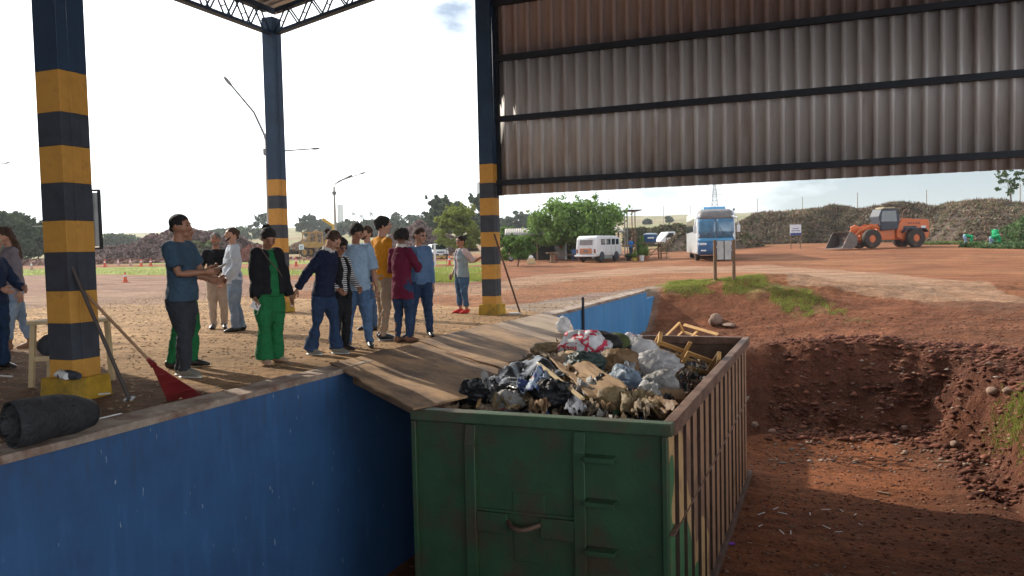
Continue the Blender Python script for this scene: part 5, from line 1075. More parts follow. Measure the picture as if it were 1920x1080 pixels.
tree('leafy_tree', 'lower dark green tree between the far left edge and the nearest column', at(70, 126), 5.4, 7.5, M_l3, 8, 90, 130, .33, .2, .1, 'dark trees at the far left')
tree('leafy_tree', 'dark green tree hidden partly behind the nearest column', at(122, 130), 4.2, 7, M_l3, 9, 70, 120, .33, .2, .1, 'dark trees at the far left')
tree('leafy_tree', 'lone small tree with bare stem above the bus roof', at(1365, 260), 6.0, 5.0, M_l3, 10, 26, 60, .45, .1, .55, 'lone trees on the ridge')
tree('leafy_tree', 'low round dark tree on the ridge between bus and signs', at(1420, 300), 4.5, 9, M_l4, 11, 40, 90, .5, .1, .1, 'lone trees on the ridge')
tree('leafy_tree', 'dark tree clump just right of the bus roof on the ridge', at(1352, 280), 5.0, 5, M_l4, 12, 30, 90, .5, .1, .1, 'lone trees on the ridge')
tree('leafy_tree', 'thin sparse tree standing on top of the brush at the right edge', at(1893, 110), 9.6, 5.0, M_l4, 13, 22, 28, .22, .06, .6, 'lone trees on the ridge')
for i, (px, d, h_, w_) in enumerate([(500, 300, 13, 14), (580, 330, 11, 11), (610, 350, 9, 16), (655, 330, 8, 14), (700, 300, 8, 12), (742, 300, 10, 15), (780, 320, 10, 20), (450, 330, 6, 16), (415, 340, 5, 14), (975, 260, 10, 11), (1005, 265, 6.5, 16), (945, 255, 7, 12), (218, 260, 5.5, 12), (238, 262, 4.5, 14), (880, 330, 10, 18), (1255, 380, 3.5, 4), (1215, 360, 3, 4)]):
    lb = ['big dark tree behind the second column', 'dark tree over the yellow digger arm', 'low wooded clump right of the digger arm', 'tree clump behind the light blue shirt man', 'tree clump left of the orange t-shirt head', 'tree mass above the burgundy coat', 'widest tree mass right of the group of heads', 'low tree line above the green jumpsuit woman', 'flat tree clump above the pale shirt man', 'domed tree right of the middle column', 'flatter dark trees right of the domed tree', 'dark tree touching the middle column on its right', 'dark clump in the field right of the notice board', 'low clump beside the other in the left field', 'dark tree left of the middle column on the skyline', 'tiny lone bush on the ridge above the pickup', 'tiny bush on the ridge further left of the pickup'][i]
    tree('leafy_tree', lb, at(px, d), h_*.78, w_, M_l3, 30+i, 46, 90, .6, .3, .05, 'trees along the skyline', flat=.75)
def palm(px, d, h_, lb, seed, m=M_l5, n=16, L=1.9):
    g = np.random.default_rng(seed); t = thing('palm_tree', lb, 'palm', at(px, d), 0, 'palms in the field'); b = MB(); b.tube([(0, 0, -.2), (.1, 0, h_*.5), (0, 0, h_)], [.16, .12, .10], 8); b.build('trunk', M_bark, t, smooth=60)
    V = []; F = []
    for k in range(n):
        a = k*2.4; el = R(70-85*(k/n)); dr = Vector((math.cos(a), math.sin(a), 0)); pts = []
        for q in range(9):
            s_ = q/8; e_ = el-s_*R(75); p = (pts[-1] if pts else Vector((0, 0, h_)))+ (dr*math.cos(e_)+Vector((0, 0, math.sin(e_))))*L/8*(q > 0); pts.append(p)
        sd_ = dr.cross(Vector((0, 0, 1)))
        for q in range(1, 9):
            for s_ in (-1, 1):
                for z_ in (0, .5):
                    p = pts[q]*(1-z_)+pts[q-1]*z_; n0 = len(V); ln = L*.26*(1-abs(q/8-.5)); d_ = pts[q]-pts[q-1]
                    V += [p, p+d_*.35, p+sd_*s_*ln+d_*.8+Vector((0, 0, -ln*.45))]; F.append((n0, n0+1, n0+2))
    npmesh('fronds', V, F, m, t)
palm(362, 105, 2.6, 'taller dark palm peeking out behind the man with the phone', 1, M_l3, 18, 2.4); palm(383, 92, 1.5, 'shorter bright palm left of the grey haired man', 2, M_l5, 18, 2.3)
for i, (px, d, h_) in enumerate([(457, 250, 4.5), (664, 300, 9), (679, 300, 8), (697, 290, 8.6)]): palm(px, d, h_, ['small palm above the pale shirt on the skyline', 'leftmost skyline palm right of the double street lamp', 'middle skyline palm right of the double street lamp', 'right skyline palm near the orange t-shirt head'][i], 5+i, M_l3, 14, 2.6)

# heaps of brush and rubble
ramp_heap = ramp_mat('heap_mix', [(0, (.10, .065, .05)), (.42, (.20, .14, .10)), (.52, (.30, .23, .17)), (.6, (.13, .085, .06)), (.68, (.16, .17, .07))], .45, .95, 'LINEAR', .6, 6, detail=8)
M_twig = mat('dry_twigs', (.24, .17, .12), .95, 0, .5, .9, attr=True, tl=.15)
M_lfg = mat('cut_green_leaves', (.10, .19, .06), .85, 0, .4, 2, attr=True, tl=.3)
def heap(name, label, cat, pts, seed, nb, size, pal, wts, basecol, elong=4, mt=None, hh=1.0, rough=.3):
    """pts: (px, depth, crest row, half width m); a ridge of dumped stuff"""
    g = np.random.default_rng(seed); V = []; F = []; Pc = []
    base = [(at(px, d), d, top, hw) for px, d, top, hw in pts]; ridge = []
    for p, d, top, hw in base: ridge.append((Vector((p.x, p.y, 0)), max(.2, zpix(p.x, p.y, top)-p.z)*hh*.88, hw))
    ns, nr = 14*(len(ridge)-1), 26; rows = []
    for i in range(ns+1):
        s_ = i/ns*(len(ridge)-1); k = min(int(s_), len(ridge)-2); f = s_-k; f = f*f*(3-2*f)*.5+f*.5
        c = ridge[k][0].lerp(ridge[k+1][0], f); h_ = ridge[k][1]*(1-f)+ridge[k+1][1]*f; hw = ridge[k][2]*(1-f)+ridge[k+1][2]*f; d_ = (ridge[k+1][0]-ridge[k][0]).normalized(); n_ = Vector((-d_.y, d_.x, 0))
        for j in range(nr+1):
            u = -1+2*j/nr; p = c+n_*u*hw; q = max(0, 1-abs(u)**1.7)
            lump = 1
            V.append((p.x, p.y, h_*q*lump if q > 0 else -.1))
    for i in range(ns):
        for j in range(nr): a = i*(nr+1)+j; F.append((a, a+nr+1, a+nr+2, a+1))
    V = np.array(V); V[:, 2] = V[:, 2]*np.where(V[:, 2] > 0, (fbm(V[:, 0]*.35, V[:, 1]*.35, 4, seed)-.5)*1.6*rough*2+1, 1)+zt(V[:, 0], V[:, 1])-.05; ii = g.integers(0, len(F), nb); Fa = np.array(F); wq = g.random((nb, 4)); wq /= wq.sum(1)[:, None]; P = (V[Fa[ii]]*wq[..., None]).sum(1); P[:, 2] += size*(g.random(nb)-.25)*1.2
    e1 = rdirs(g, nb); e2 = np.cross(e1, rdirs(g, nb)); e2 /= np.linalg.norm(e2, axis=1)[:, None]; s_ = .4+1.2*g.random(nb)
    Vb, Fb = quads(P, e1, e2, size*s_/elong, size*s_); cb = np.asarray(pal)[g.choice(len(pal), nb, p=np.array(wts)/sum(wts))]
    zone = fbm(P[:, 0]*.16+seed, P[:, 1]*.16, 3, seed+3)[:, None]; cb = cb*(.55+.9*zone); 
    col_ = np.concatenate([np.repeat(np.array(basecol)[None], len(V), 0)*(.7+.6*g.random((len(V), 1))), np.repeat(cb, 4, 0)])
    o = npmesh(name, np.concatenate([V, Vb]), np.concatenate([Fa, Fb+len(V)]), mt or M_twig, col=col_); tag(o, label, cat, kind='stuff'); return o
brown = [(.20, .13, .09), (.28, .20, .14), (.13, .085, .065), (.36, .29, .21), (.14, .15, .06), (.24, .15, .08)]
heap('brush_heap', 'long high heap of dry brown cut branches behind the loader and the blue sign', 'brush heap', [(1385, 96, 420, 5), (1430, 94, 396, 6), (1520, 92, 392, 7), (1600, 90, 384, 7), (1690, 86, 382, 7), (1780, 84, 384, 7), (1850, 80, 376, 8), (1960, 76, 378, 8), (2080, 74, 372, 8)], 11, 90000, .27, brown+[(.13, .16, .07), (.20, .19, .15)], [5, 5, 4, 3, 3, 2, 2, 4], (.12, .085, .06), 7, None, 1.06, .16)
heap('brush_heap', 'low brush heap beside the white pickup just left of the bus', 'brush heap', [(1270, 82, 448, 2.5), (1295, 80, 432, 3), (1330, 80, 425, 4), (1385, 84, 432, 3)], 12, 7000, .26, brown+[(.10, .14, .05)], [3, 3, 3, 2, 2, 2, 4], (.12, .085, .06), 4)
heap('green_cuttings', 'pile of fresh green cut leaves and branches where the workers stoop', 'cuttings', [(1822, 58, 480, 1.6), (1860, 58, 470, 2.4), (1920, 57, 462, 3.2), (2000, 56, 455, 3.5)], 13, 14000, .17, [(.08, .16, .05), (.14, .22, .08), (.05, .10, .03), (.20, .24, .10)], [4, 3, 2, 2], (.09, .10, .05), 2, M_lfg)
heap('green_cuttings', 'green leafy cuttings on the slope of the brush heap at the right edge', 'cuttings', [(1880, 72, 425, 2), (1920, 71, 405, 3.2), (1985, 70, 395, 3.5)], 14, 12000, .22, [(.08, .16, .05), (.12, .20, .07), (.05, .10, .03), (.2, .2, .1)], [4, 3, 2, 2], (.08, .09, .05), 2, M_lfg)
purp = [(.20, .13, .12), (.27, .20, .19), (.14, .09, .08), (.32, .25, .22)]
heap('rubble_mound', 'purplish grey mound of dumped soil and debris left of the phone man', 'rubble mound', [(170, 98, 474, 3), (230, 96, 455, 5), (290, 96, 440, 6), (350, 95, 434, 6), (400, 96, 432, 6), (450, 97, 448, 5), (495, 98, 462, 4)], 15, 14000, .22, purp, [4, 3, 3, 2], (.20, .12, .10), 2)
heap('rubble_mound', 'purple brown debris mound right of the group, left of the yellow green tree', 'rubble mound', [(700, 110, 468, 3), (752, 108, 432, 5), (790, 108, 419, 6), (822, 108, 428, 5), (870, 106, 455, 4)], 16, 9000, .22, purp, [4, 3, 3, 2], (.20, .12, .10), 2)
heap('rubble_mound', 'pale pointed spoil heap behind the yellow digger', 'rubble mound', [(548, 115, 466, 2.5), (570, 118, 450, 4), (592, 120, 434, 4), (620, 118, 452, 4), (660, 116, 470, 2.5)], 17, 5000, .22, [(.30, .22, .16), (.38, .29, .20), (.22, .15, .11)], [3, 3, 2], (.26, .18, .13), 2)
heap('rubble_mound', 'low red earth mound between the pale shirt man and the woman in green', 'rubble mound', [(440, 84, 470, 1.5), (468, 84, 452, 2.2), (492, 84, 458, 2), (508, 84, 470, 1.2)], 18, 1500, .16, [(.20, .08, .06), (.26, .11, .08)], [1, 1], (.20, .075, .06), 2)
heap('earth_berm', 'long low berm of dark red earth between the green strip and the fields', 'berm', [(-200, 88, 492, 1.6), (0, 88, 486, 1.8), (200, 87, 487, 1.5), (420, 87, 486, 1.6), (640, 88, 484, 1.6), (860, 90, 480, 1.6)], 19, 5000, .16, [(.17, .08, .06), (.22, .11, .08)], [1, 1], (.17, .08, .06), 2)
heap('weeds', 'strip of scrubby green weeds at the foot of the brush heap right of the loader', 'weeds', [(1735, 68, 456, .7), (1775, 68, 453, .9), (1805, 67, 455, .8)], 20, 3000, .12, [(.12, .18, .05), (.20, .22, .08)], [1, 1], (.14, .12, .06), 3, M_lfg)
heap('weeds', 'dark weedy scrub on the far track left of the white pickup', 'weeds', [(1170, 110, 431, 1.4), (1205, 110, 427, 1.6), (1240, 108, 426, 1.8), (1290, 106, 416, 2)], 21, 4000, .3, [(.12, .14, .06), (.18, .14, .09), (.10, .09, .06)], [1, 1, 1], (.14, .10, .07), 3, M_lfg)

# ================================================================= vehicles
def hexp(c, w_): return [(x, z) for x, z in c]
def wheel(parent, p, r, wd, rimm, hub=.62, nm='wheel', side=1):
    b = MB(); pr = [(r*hub, -wd/2), (r*.9, -wd/2), (r, -wd*.32), (r, wd*.32), (r*.9, wd/2), (r*hub, wd/2)]; n = 24; vs = []; fs = []
    for k in range(n):
        a = 2*math.pi*k/n
        for rr_, xx in pr: vs.append((xx, math.cos(a)*rr_, math.sin(a)*rr_))
    m_ = len(pr)
    for k in range(n):
        for j in range(m_): fs.append((k*m_+j, k*m_+(j+1) % m_, ((k+1) % n)*m_+(j+1) % m_, ((k+1) % n)*m_+j))
    b.add(vs, fs); w_ = b.build(nm, M_tyre, parent, smooth=40, loc=p)
    b = MB(); b.cyl((-wd*.30, 0, 0), (wd*.30, 0, 0), r*(hub+.01), 20, 0); b.cyl((-wd*.42, 0, 0), (wd*.42, 0, 0), r*.2, 12, 0); b.build('rim', rimm, w_, smooth=40); return w_
# --- bus
bus_rz = facing(-9); bp0 = at(1343, 54)
bus = thing('bus', 'white and blue coach facing the camera on the red road behind the two post board', 'bus', bp0-Vector((math.sin(-bus_rz), math.cos(bus_rz), 0))*0, bus_rz)
M_bw = mat('white_coach_paint', (.62, .65, .68), .3, 0, .05, 3, coat=.4, dirt=(.40, .30, .24), damt=.25); M_bb = mat('blue_coach_paint', (.06, .27, .50), .3, 0, .1, 3, coat=.4); M_bd = mat('deep_blue_coach_paint', (.03, .12, .28), .35, 0, .1, 3, coat=.3); M_cap = mat('grey_coach_cap', (.17, .16, .155), .5, 0, .2, 4)
W2 = 1.28
b = MB(); b.prism([(-11.6, .45), (-.25, .45), (-.02, .9), (0, 1.7), (-.22, 2.9), (-.55, 3.42), (-1.1, 3.52), (-11.3, 3.52), (-11.6, 3.3)], -W2, W2, 'x'); b.build('body', M_bw, bus, bevel=.16, seg=4)
def arc(z, yo, w_=1.2, n=8, bow=.16): return [(-w_+2*w_*k/n, yo-bow*(abs(-1+2*k/n)**2.2), z) for k in range(n+1)]
def skin_panel(rows, m, nm, par, th=.02):
    V = [p for r in rows for p in r]; n = len(rows[0]); F = [(j*n+i, j*n+i+1, (j+1)*n+i+1, (j+1)*n+i) for j in range(len(rows)-1) for i in range(n-1)]
    b = MB(); b.add(V, F); o = b.build(nm, m, par, smooth=60, fix=False); s = o.modifiers.new('thick', 'SOLIDIFY'); s.thickness = th; s.offset = 1; return o
skin_panel([arc(.42, .10), arc(.75, .17), arc(1.05, .19), arc(1.28, .17)], M_bd, 'bumper', bus)
skin_panel([arc(1.285, .17), arc(1.42, .165), arc(1.55, .15)], M_bb, 'front_panel', bus)
M_wind = mat('coach_windscreen', (.06, .17, .28), .08, 0, .35, 2, spec=.9)  # blue sky reflection painted into the glass colour
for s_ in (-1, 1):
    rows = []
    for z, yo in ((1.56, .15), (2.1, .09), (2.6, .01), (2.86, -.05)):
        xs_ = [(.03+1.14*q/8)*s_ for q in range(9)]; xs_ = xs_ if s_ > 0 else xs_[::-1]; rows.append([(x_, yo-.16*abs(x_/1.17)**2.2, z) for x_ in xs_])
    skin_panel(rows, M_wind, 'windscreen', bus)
skin_panel([arc(2.87, -.05, 1.17), arc(3.1, -.14, 1.15), arc(3.35, -.3, 1.08), arc(3.52, -.62, .95)], M_cap, 'front_cap', bus)
b = MB(); b.prism([(-.9, 3.50), (-2.6, 3.50), (-2.4, 3.72), (-1.2, 3.72)], -.75, .75, 'x'); b.build('roof_unit', M_bb, bus, bevel=.05)
for s_ in (-1, 1):
    b = MB(); b.box((s_*.86, .14, 1.16), (.42, .14, .15)); b.build('headlight', mat('headlight_glass', (.7, .72, .75), .15), bus, bevel=.03)
    b = MB(); b.box((s_*.85, .17, .72), (.34, .08, .10)); b.build('fog_light', mat('headlight_glass', (.7, .72, .75), .15), bus, bevel=.02)
    b = MB(); b.tube([(s_*1.05, -.02, 3.0), (s_*1.34, .30, 2.92), (s_*1.42, .36, 2.5), (s_*1.42, .36, 2.35)], [.05, .06, .05, .04], 8); mr_ = b.build('mirror_arm', M_bw, bus, smooth=60); b = MB(); b.box((s_*1.42, .36, 2.15), (.22, .12, .5)); b.build('mirror', M_bw, mr_, bevel=.04)
    b = MB(); b.b2((s_*(W2-.01), -11.2, 2.05), (s_*(W2+.012), -1.2, 2.95)); b.build('side_windows', M_glass, bus)
    for y in (-2.3, -8.2): wheel(bus, (s_*1.08, y, .50), .50, .30, M_grey)
b = MB(); b.b2((-W2-.015, -1.15, .5), (-W2+.01, -.45, 2.9)); b.build('door', M_glass, bus)
b = MB(); b.bar((-.55, .13, 1.7), (-.2, .06, 2.35), .03, .02); b.bar((.55, .13, 1.7), (.25, .08, 2.2), .03, .02); b.build('wiper', M_black, bus)
b = MB(); b.box((0, .28, .95), (.4, .02, .13)); b.build('number_plate', M_whiteplastic, bus)
# --- old white van
vz = facing(180-33); M_vw = mat('old_white_van_paint', (.66, .67, .68), .45, 0, .05, 3, dirt=(.48, .36, .28), damt=.35, dscale=1.5); M_vo = mat('red_dust_paint', (.50, .22, .12), .8, 0, .2, 3)
van = thing('van', 'old white rounded van with red dust on its rear, parked by the shelter', 'van', at(1124, 61), vz)
b = MB(); b.prism([(-2.15, .42), (2.05, .42), (2.18, .75), (2.12, 1.15), (1.88, 1.72), (1.6, 1.90), (1.0, 1.96), (-1.8, 1.96), (-2.08, 1.80), (-2.2, 1.2), (-2.24, .7)], -.86, .86, 'x'); b.build('body', M_vw, van, bevel=.13, seg=4)
b = MB(); b.box((0, -2.185, 1.47), (1.05, .03, .38), 0, Matrix.Rotation(R(-9), 3, 'X')); b.build('rear_window', mat('dusty_glass', (.22, .20, .19), .3), van, bevel=.05)
b = MB(); b.box((0, -2.255, .83), (1.0, .03, .40)); b.build('engine_lid', M_vo, van, bevel=.04)
b = MB(); b.box((0, -2.29, .82), (.38, .012, .13)); b.build('number_plate', M_grey, van)
b = MB(); b.box((0, -2.32, .48), (1.78, .14, .13)); b.build('bumper', M_vw, van, bevel=.03); b = MB(); b.box((0, 2.26, .48), (1.78, .14, .13)); b.build('bumper', M_vw, van, bevel=.03)
for s_ in (-1, 1):
    b = MB(); b.box((s_*.73, -2.23, .82), (.13, .05, .30)); b.build('tail_light', mat('tail_lamp', (.25, .05, .03), .3), van, bevel=.02)
    for y0, y1 in ((-1.45, -.72), (-.58, .15), (.32, .92), (1.05, 1.55)):
        if y0 == -1.45: y1 = -.75
        b = MB(); b.b2((s_*.858, y0, 1.28), (s_*.875, y1, 1.72)); b.build('side_window', M_glass, van, bevel=.03)
    for yy in (-.65, .24, .98): b = MB(); b.b2((s_*.858, yy-.008, .5), (s_*.866, yy+.008, 1.25)); b.build('door_seam', M_grey, van)
    for y in (-1.3, 1.15): wheel(van, (s_*.74, y, .32), .32, .19, M_grey)
    for y in (1.15, -1.3): b = MB(); b.ell((s_*.85, y, .44), (.04, .42, .36), 20, 10); b.build('wheel_arch', M_black, van)
# --- white hatchback
car = thing('car', 'small white hatchback parked on the grass left of the yellow green tree', 'car', at(819, 79), facing(16)); M_cw = mat('white_car_paint', (.70, .72, .74), .3, 0, .04, 3, coat=.5)
b = MB(); b.prism([(-1.9, .28), (1.85, .28), (1.92, .55), (1.86, .78), (1.0, .90), (-1.75, .95), (-1.93, .7)], -.80, .80, 'x'); b.build('body', M_cw, car, bevel=.09, seg=4)
b = MB(); b.prism([(1.02, .88), (.32, 1.38), (-.1, 1.43), (-1.4, 1.40), (-1.80, .92)], -.70, .70, 'x'); b.v = [(x*(.88 if z > 1.2 else 1.03), y, z) for x, y, z in b.v]; b.build('roof', M_cw, car, bevel=.06, seg=3)
b = MB(); b.add([(-.66, 1.02, .915), (.66, 1.02, .915), (.57, .36, 1.37), (-.57, .36, 1.37)], [(0, 1, 2, 3)]); b.v = [(x, y+.025, z+.02) for x, y, z in b.v]; b.build('windscreen', M_glass, car)
for s_ in (-1, 1):
    b = MB(); b.add([(s_*.735, .72, .95), (s_*.735, -1.45, .97), (s_*.645, -1.25, 1.33), (s_*.645, .22, 1.34)], [(0, 1, 2, 3)]); b.build('side_window', M_glass, car, fix=False)
    b = MB(); b.box((s_*.60, 1.88, .66), (.36, .10, .17)); b.build('headlight', mat('headlight_glass', (.7, .72, .75), .15), car, bevel=.03)
    b = MB(); b.box((s_*.90, .62, .98), (.16, .08, .12)); b.build('mirror', M_cw, car, bevel=.02)
    for y in (1.2, -1.25): wheel(car, (s_*.70, y, .29), .29, .18, M_grey)
b = MB(); b.box((0, 1.90, .36), (1.50, .14, .22)); b.build('bumper', M_black, car, bevel=.03); b = MB(); b.box((0, 1.91, .64), (.70, .05, .12)); b.build('grille', M_black, car); b = MB(); b.box((0, 1.985, .40), (.40, .01, .13)); b.build('number_plate', M_whiteplastic, car)
# --- white pickup and another white vehicle behind it
pk = thing('pickup_truck', 'small white pickup truck parked in the distance left of the bus', 'pickup', at(1264, 98), facing(-68))
b = MB(); b.prism([(-2.4, .45), (2.3, .45), (2.4, .85), (2.0, 1.15), (1.35, 1.85), (.35, 1.9), (.25, .95), (-2.4, .95)], -.82, .82, 'x'); b.build('body', M_cw, pk, bevel=.08, seg=3)
for s_ in (-1, 1):
    b = MB(); b.add([(s_*.825, 1.75, 1.15), (s_*.825, .6, 1.15), (s_*.825, .6, 1.72), (s_*.825, 1.25, 1.72)], [(0, 1, 2, 3)]); b.build('side_window', M_glass, pk, fix=False)
    b = MB(); b.b2((s_*.80, -2.4, .95), (s_*.84, .2, 1.25)); b.build('bed_side', M_cw, pk)
    for y in (1.5, -1.5): wheel(pk, (s_*.72, y, .36), .36, .2, M_grey)
pk2 = thing('car', 'low white car body half hidden by brush between pickup and bus', 'car', at(1281, 88), facing(-80)); b = MB(); b.prism([(-1.8, .2), (1.8, .2), (1.9, .6), (1.1, .8), (.5, 1.2), (-.9, 1.25), (-1.8, .8)], -.75, .75, 'x'); b.build('body', M_cw, pk2, bevel=.08, seg=3)
for s_ in (-1, 1):
    b = MB(); b.add([(s_*.755, .9, .82), (s_*.755, -1.1, .85), (s_*.755, -.8, 1.15), (s_*.755, .45, 1.12)], [(0, 1, 2, 3)]); b.build('side_window', M_glass, pk2, fix=False)
    for y in (1.2, -1.2): wheel(pk2, (s_*.66, y, .28), .28, .18, M_grey)
# --- wheel loader, side on, bucket to the left
M_or = mat('orange_loader_paint', (.62, .14, .03), .5, 0, .12, 3, dirt=(.36, .13, .06), damt=.4, dscale=1.5); M_or2 = mat('orange_rim', (.66, .16, .04), .5)
ld = thing('wheel_loader', 'orange wheel loader with dark cab and its bucket resting on the ground', 'loader', at(1657, 63), facing(-84))
LW = .62
b = MB(); b.prism([(-3.35, .75), (-3.45, 1.25), (-3.38, 2.10), (-3.2, 2.18), (-1.15, 2.28), (-.72, 1.55), (-.72, .80), (-1.1, .62), (-2.9, .62)], -LW, LW, 'x'); b.build('engine_body', M_or, ld, bevel=.06)
for s_ in (-1, 1):
    b = MB(); b.b2((s_*LW, -2.35, 1.35), (s_*(LW+.02), -1.25, 1.68)); b.build('side_vent', M_black, ld)
    b = MB(); b.b2((s_*(LW+.002), -3.1, 1.42), (s_*(LW+.02), -2.72, 1.68)); b.build('sticker', M_whiteplastic, ld)
    b = MB(); b.prism([(-3.0, 1.18), (-2.75, 1.42), (-1.35, 1.44), (-1.05, 1.15), (-1.05, 1.22), (-1.3, 1.52), (-2.8, 1.50), (-3.05, 1.22)], s_*LW, s_*1.12, 'x'); b.build('rear_fender', M_black, ld)
    # stylised lettering on the bonnet
    for k, (y0, w_) in enumerate(((-1.62, .17), (-1.84, .14), (-2.04, .17), (-2.28, .16), (-2.50, .14))):
        b = MB(); c_ = (s_*(LW+.012), y0-.05, 1.90); b.bar((c_[0], y0, 1.83), (c_[0], y0-w_*.4, 1.97), .012, .035); b.bar((c_[0], y0-w_*.4, 1.97), (c_[0], y0-w_*.8, 1.83), .012, .035); b.build('lettering', M_black if k != 2 else mat('red_mark', (.45, .02, .02), .5), ld)
    for y, r in ((-2.05, .74), (1.55, .74)): wheel(ld, (s_*.92, y, .74), .74, .46, M_or2, .40)
    b = MB(); b.tube([(s_*.42, .55, 1.55), (s_*.42, 1.3, 1.75), (s_*.42, 2.2, 1.35), (s_*.42, 3.0, .62)], [.13, .17, .15, .11], 4, ry=[.06]*4, right=(0, 0, 1)); b.build('lift_arm', M_or, ld)
    b = MB(); b.cyl((s_*.28, .2, 1.95), (s_*.28, 1.6, 1.62), .06, 8); b.cyl((s_*.28, 1.5, 1.65), (s_*.28, 2.3, 1.45), .035, 8); b.build('hydraulic_ram', M_or, ld, smooth=60)
b = MB(); b.prism([(-.70, .62), (1.9, .62), (2.15, .95), (1.9, 1.2), (.9, 1.25), (.75, 1.6), (.2, 1.7), (-.70, 1.5)], -.42, .42, 'x'); b.build('front_frame', M_or, ld, bevel=.05)
b = MB(); b.prism([(1.75, 1.15), (2.55, 1.2), (2.75, 1.7), (2.35, 1.85), (1.9, 1.6)], -.12, .12, 'x'); b.bar((0, 2.6, 1.6), (0, 3.05, .9), .1, .1); b.build('bucket_link', M_or, ld, bevel=.03)
b = MB(); b.prism([(.55, 1.35), (.80, 2.45), (.55, 3.05), (-.72, 3.05), (-.95, 2.3), (-.80, 1.45)], -.66, .66, 'x'); cb_ = b.build('cab', M_black, ld, bevel=.05)
for s_ in (-1, 1):
    b = MB(); b.add([(s_*.668, .62, 2.05), (s_*.668, -.70, 2.05), (s_*.668, -.60, 2.88), (s_*.668, .50, 2.88)], [(0, 1, 2, 3)]); b.build('cab_window', M_glass, cb_, fix=False)
b = MB(); b.add([(-.55, -.955, 2.1), (.55, -.955, 2.1), (.5, -.76, 2.92), (-.5, -.76, 2.92)], [(0, 1, 2, 3)]); b.build('cab_window', mat('sky_lit_glass', (.30, .38, .44), .1), cb_, fix=False)
b = MB(); b.b2((-.58, -.55, 3.055), (.58, .35, 3.17)); b.build('cab_roof', mat('yellowish_cap', (.42, .34, .20), .7), cb_, bevel=.03)
b = MB(); b.cyl((.2, -1.75, 2.2), (.2, -1.75, 2.75), .05, 8); b.tube([(.2, -1.75, 2.7), (.2, -1.78, 2.85), (.2, -2.05, 3.0)], .05, 8); b.build('exhaust', M_rust, ld, smooth=60)
b = MB(); n_ = 12; out_, in_ = [], []
for k in range(n_+1):
    a = R(-75-200*k/n_+75); 
prof = [(4.2, .02), (3.3, .02), (2.98, .22), (2.86, .6), (2.98, 1.0), (3.3, 1.28), (3.55, 1.33)]; inn_ = [(3.52, 1.28), (3.32, 1.20), (3.06, .95), (2.96, .6), (3.06, .28), (3.35, .10), (4.2, .06)]
b.prism(prof+inn_, -1.28, 1.28, 'x'); bk = b.build('bucket', mat('worn_bucket_steel', (.14, .115, .105), .6, .4, .3, 4), ld)
for s_ in (-1, 1): b = MB(); b.prism([(4.15, .03), (3.3, .03), (2.98, .24), (2.88, .6), (2.99, .99), (3.3, 1.26), (3.52, 1.31)], s_*1.28, s_*1.31, 'x'); b.build('bucket_side', mat('worn_bucket_steel', (0, 0, 0)), bk)
# --- distant yellow digger
dg_ = thing('excavator', 'dusty yellow digger working far off behind the navy blazer woman', 'excavator', at(594, 98), facing(80)); M_dy = mat('dusty_digger_yellow', (.42, .27, .08), .8, 0, .3, 3, dirt=(.3, .18, .11), damt=.6)
b = MB(); b.b2((-.9, -1.6, 1.1), (.9, 1.5, 1.75)); b.build('body', M_dy, dg_, bevel=.06)
b = MB(); b.b2((-.85, -1.55, 1.75), (.85, -.2, 1.85)); b.b2((-.85, -1.55, 2.95), (.9, .5, 3.08)); [b.b2((x-.05, y-.05, 1.76), (x+.05, y+.05, 2.95)) for x in (-.8, .8) for y in (-1.45, -.5, .4)]; b.build('cab_frame', M_dy, dg_)
b = MB(); b.bar((0, 1.2, 1.6), (0, 2.4, 3.6), .3, .35); b.bar((0, 2.4, 3.6), (0, .9, 4.6), .28, .3); b.build('boom', mat('digger_arm_yellow', (.6, .36, .04), .6), dg_)
for s_ in (-1, 1):
    for y in (-1.2, 1.1): wheel(dg_, (s_*.85, y, .6), .6, .35, M_dy)
# --- parked motorcycle, mostly behind the middle column
mc = thing('motorcycle', 'dark motorcycle whose wheel shows right of the middle column', 'motorcycle', at(941, 66), facing(90)); b = MB(); b.bar((0, -.5, .62), (0, .35, .80), .22, .28); b.bar((0, .35, .8), (0, .72, .32), .06, .08); b.build('frame', M_black, mc, bevel=.03); b = MB(); b.tube([(-.3, .35, 1.05), (0, .42, 1.0), (.3, .35, 1.05)], .02, 6); b.build('handlebar', M_grey, mc)
for y in (-.62, .72): wheel(mc, (0, y, .3), .3, .11, M_grey)

# ================================================================= shelter, furniture, signs
SG = at(1062, 68); sr = R(21.85)
sh_ = thing('shelter', 'open sided shelter with pale wavy roof and dark interior under the spreading tree', 'shelter', SG, sr)
M_shw = mat('whitewashed_wall', (.50, .55, .55), .9, 0, .1, 3, dirt=(.34, .28, .22), damt=.3); M_dk = mat('dark_boards', (.05, .045, .04), .9, 0, .3, 5)
b = MB(); b.b2((-4.6, 1.9, 0), (4.2, 2.05, 2.1)); b.build('back_wall', M_dk, sh_)
b = MB(); b.b2((2.0, -.9, 0), (4.4, -.75, 1.30)); b.build('front_wall', M_shw, sh_, bevel=.02)
b = MB(); b.b2((-.95, 1.3, .0), (.1, 1.36, 1.9)); b.build('sheet_panel', M_sheet, sh_)
for x in (-4.6, -2.5, -.1, 2.0, 4.3): b = MB(); b.cyl((x, -.95, 0), (x, -.95, 2.12), .07, 8); b.build('post', M_shw if x == -.1 else M_oldwood, sh_, smooth=50)
corr(lambda t, o, k: (t, (-1.5, 2.4)[k], (2.12, 2.75)[k]+o), -5.2, 4.8, .18, .04, mat('fibre_cement_sheet', (.36, .33, .30), .9, 0, .15, 3), 'roof', sh_)
b = MB(); b.b2((-3.2, .5, 0), (-.9, 1.2, .85)); b.b2((.3, .4, 0), (1.4, 1.0, .8)); b.build('counter', M_dk, sh_, bevel=.02)
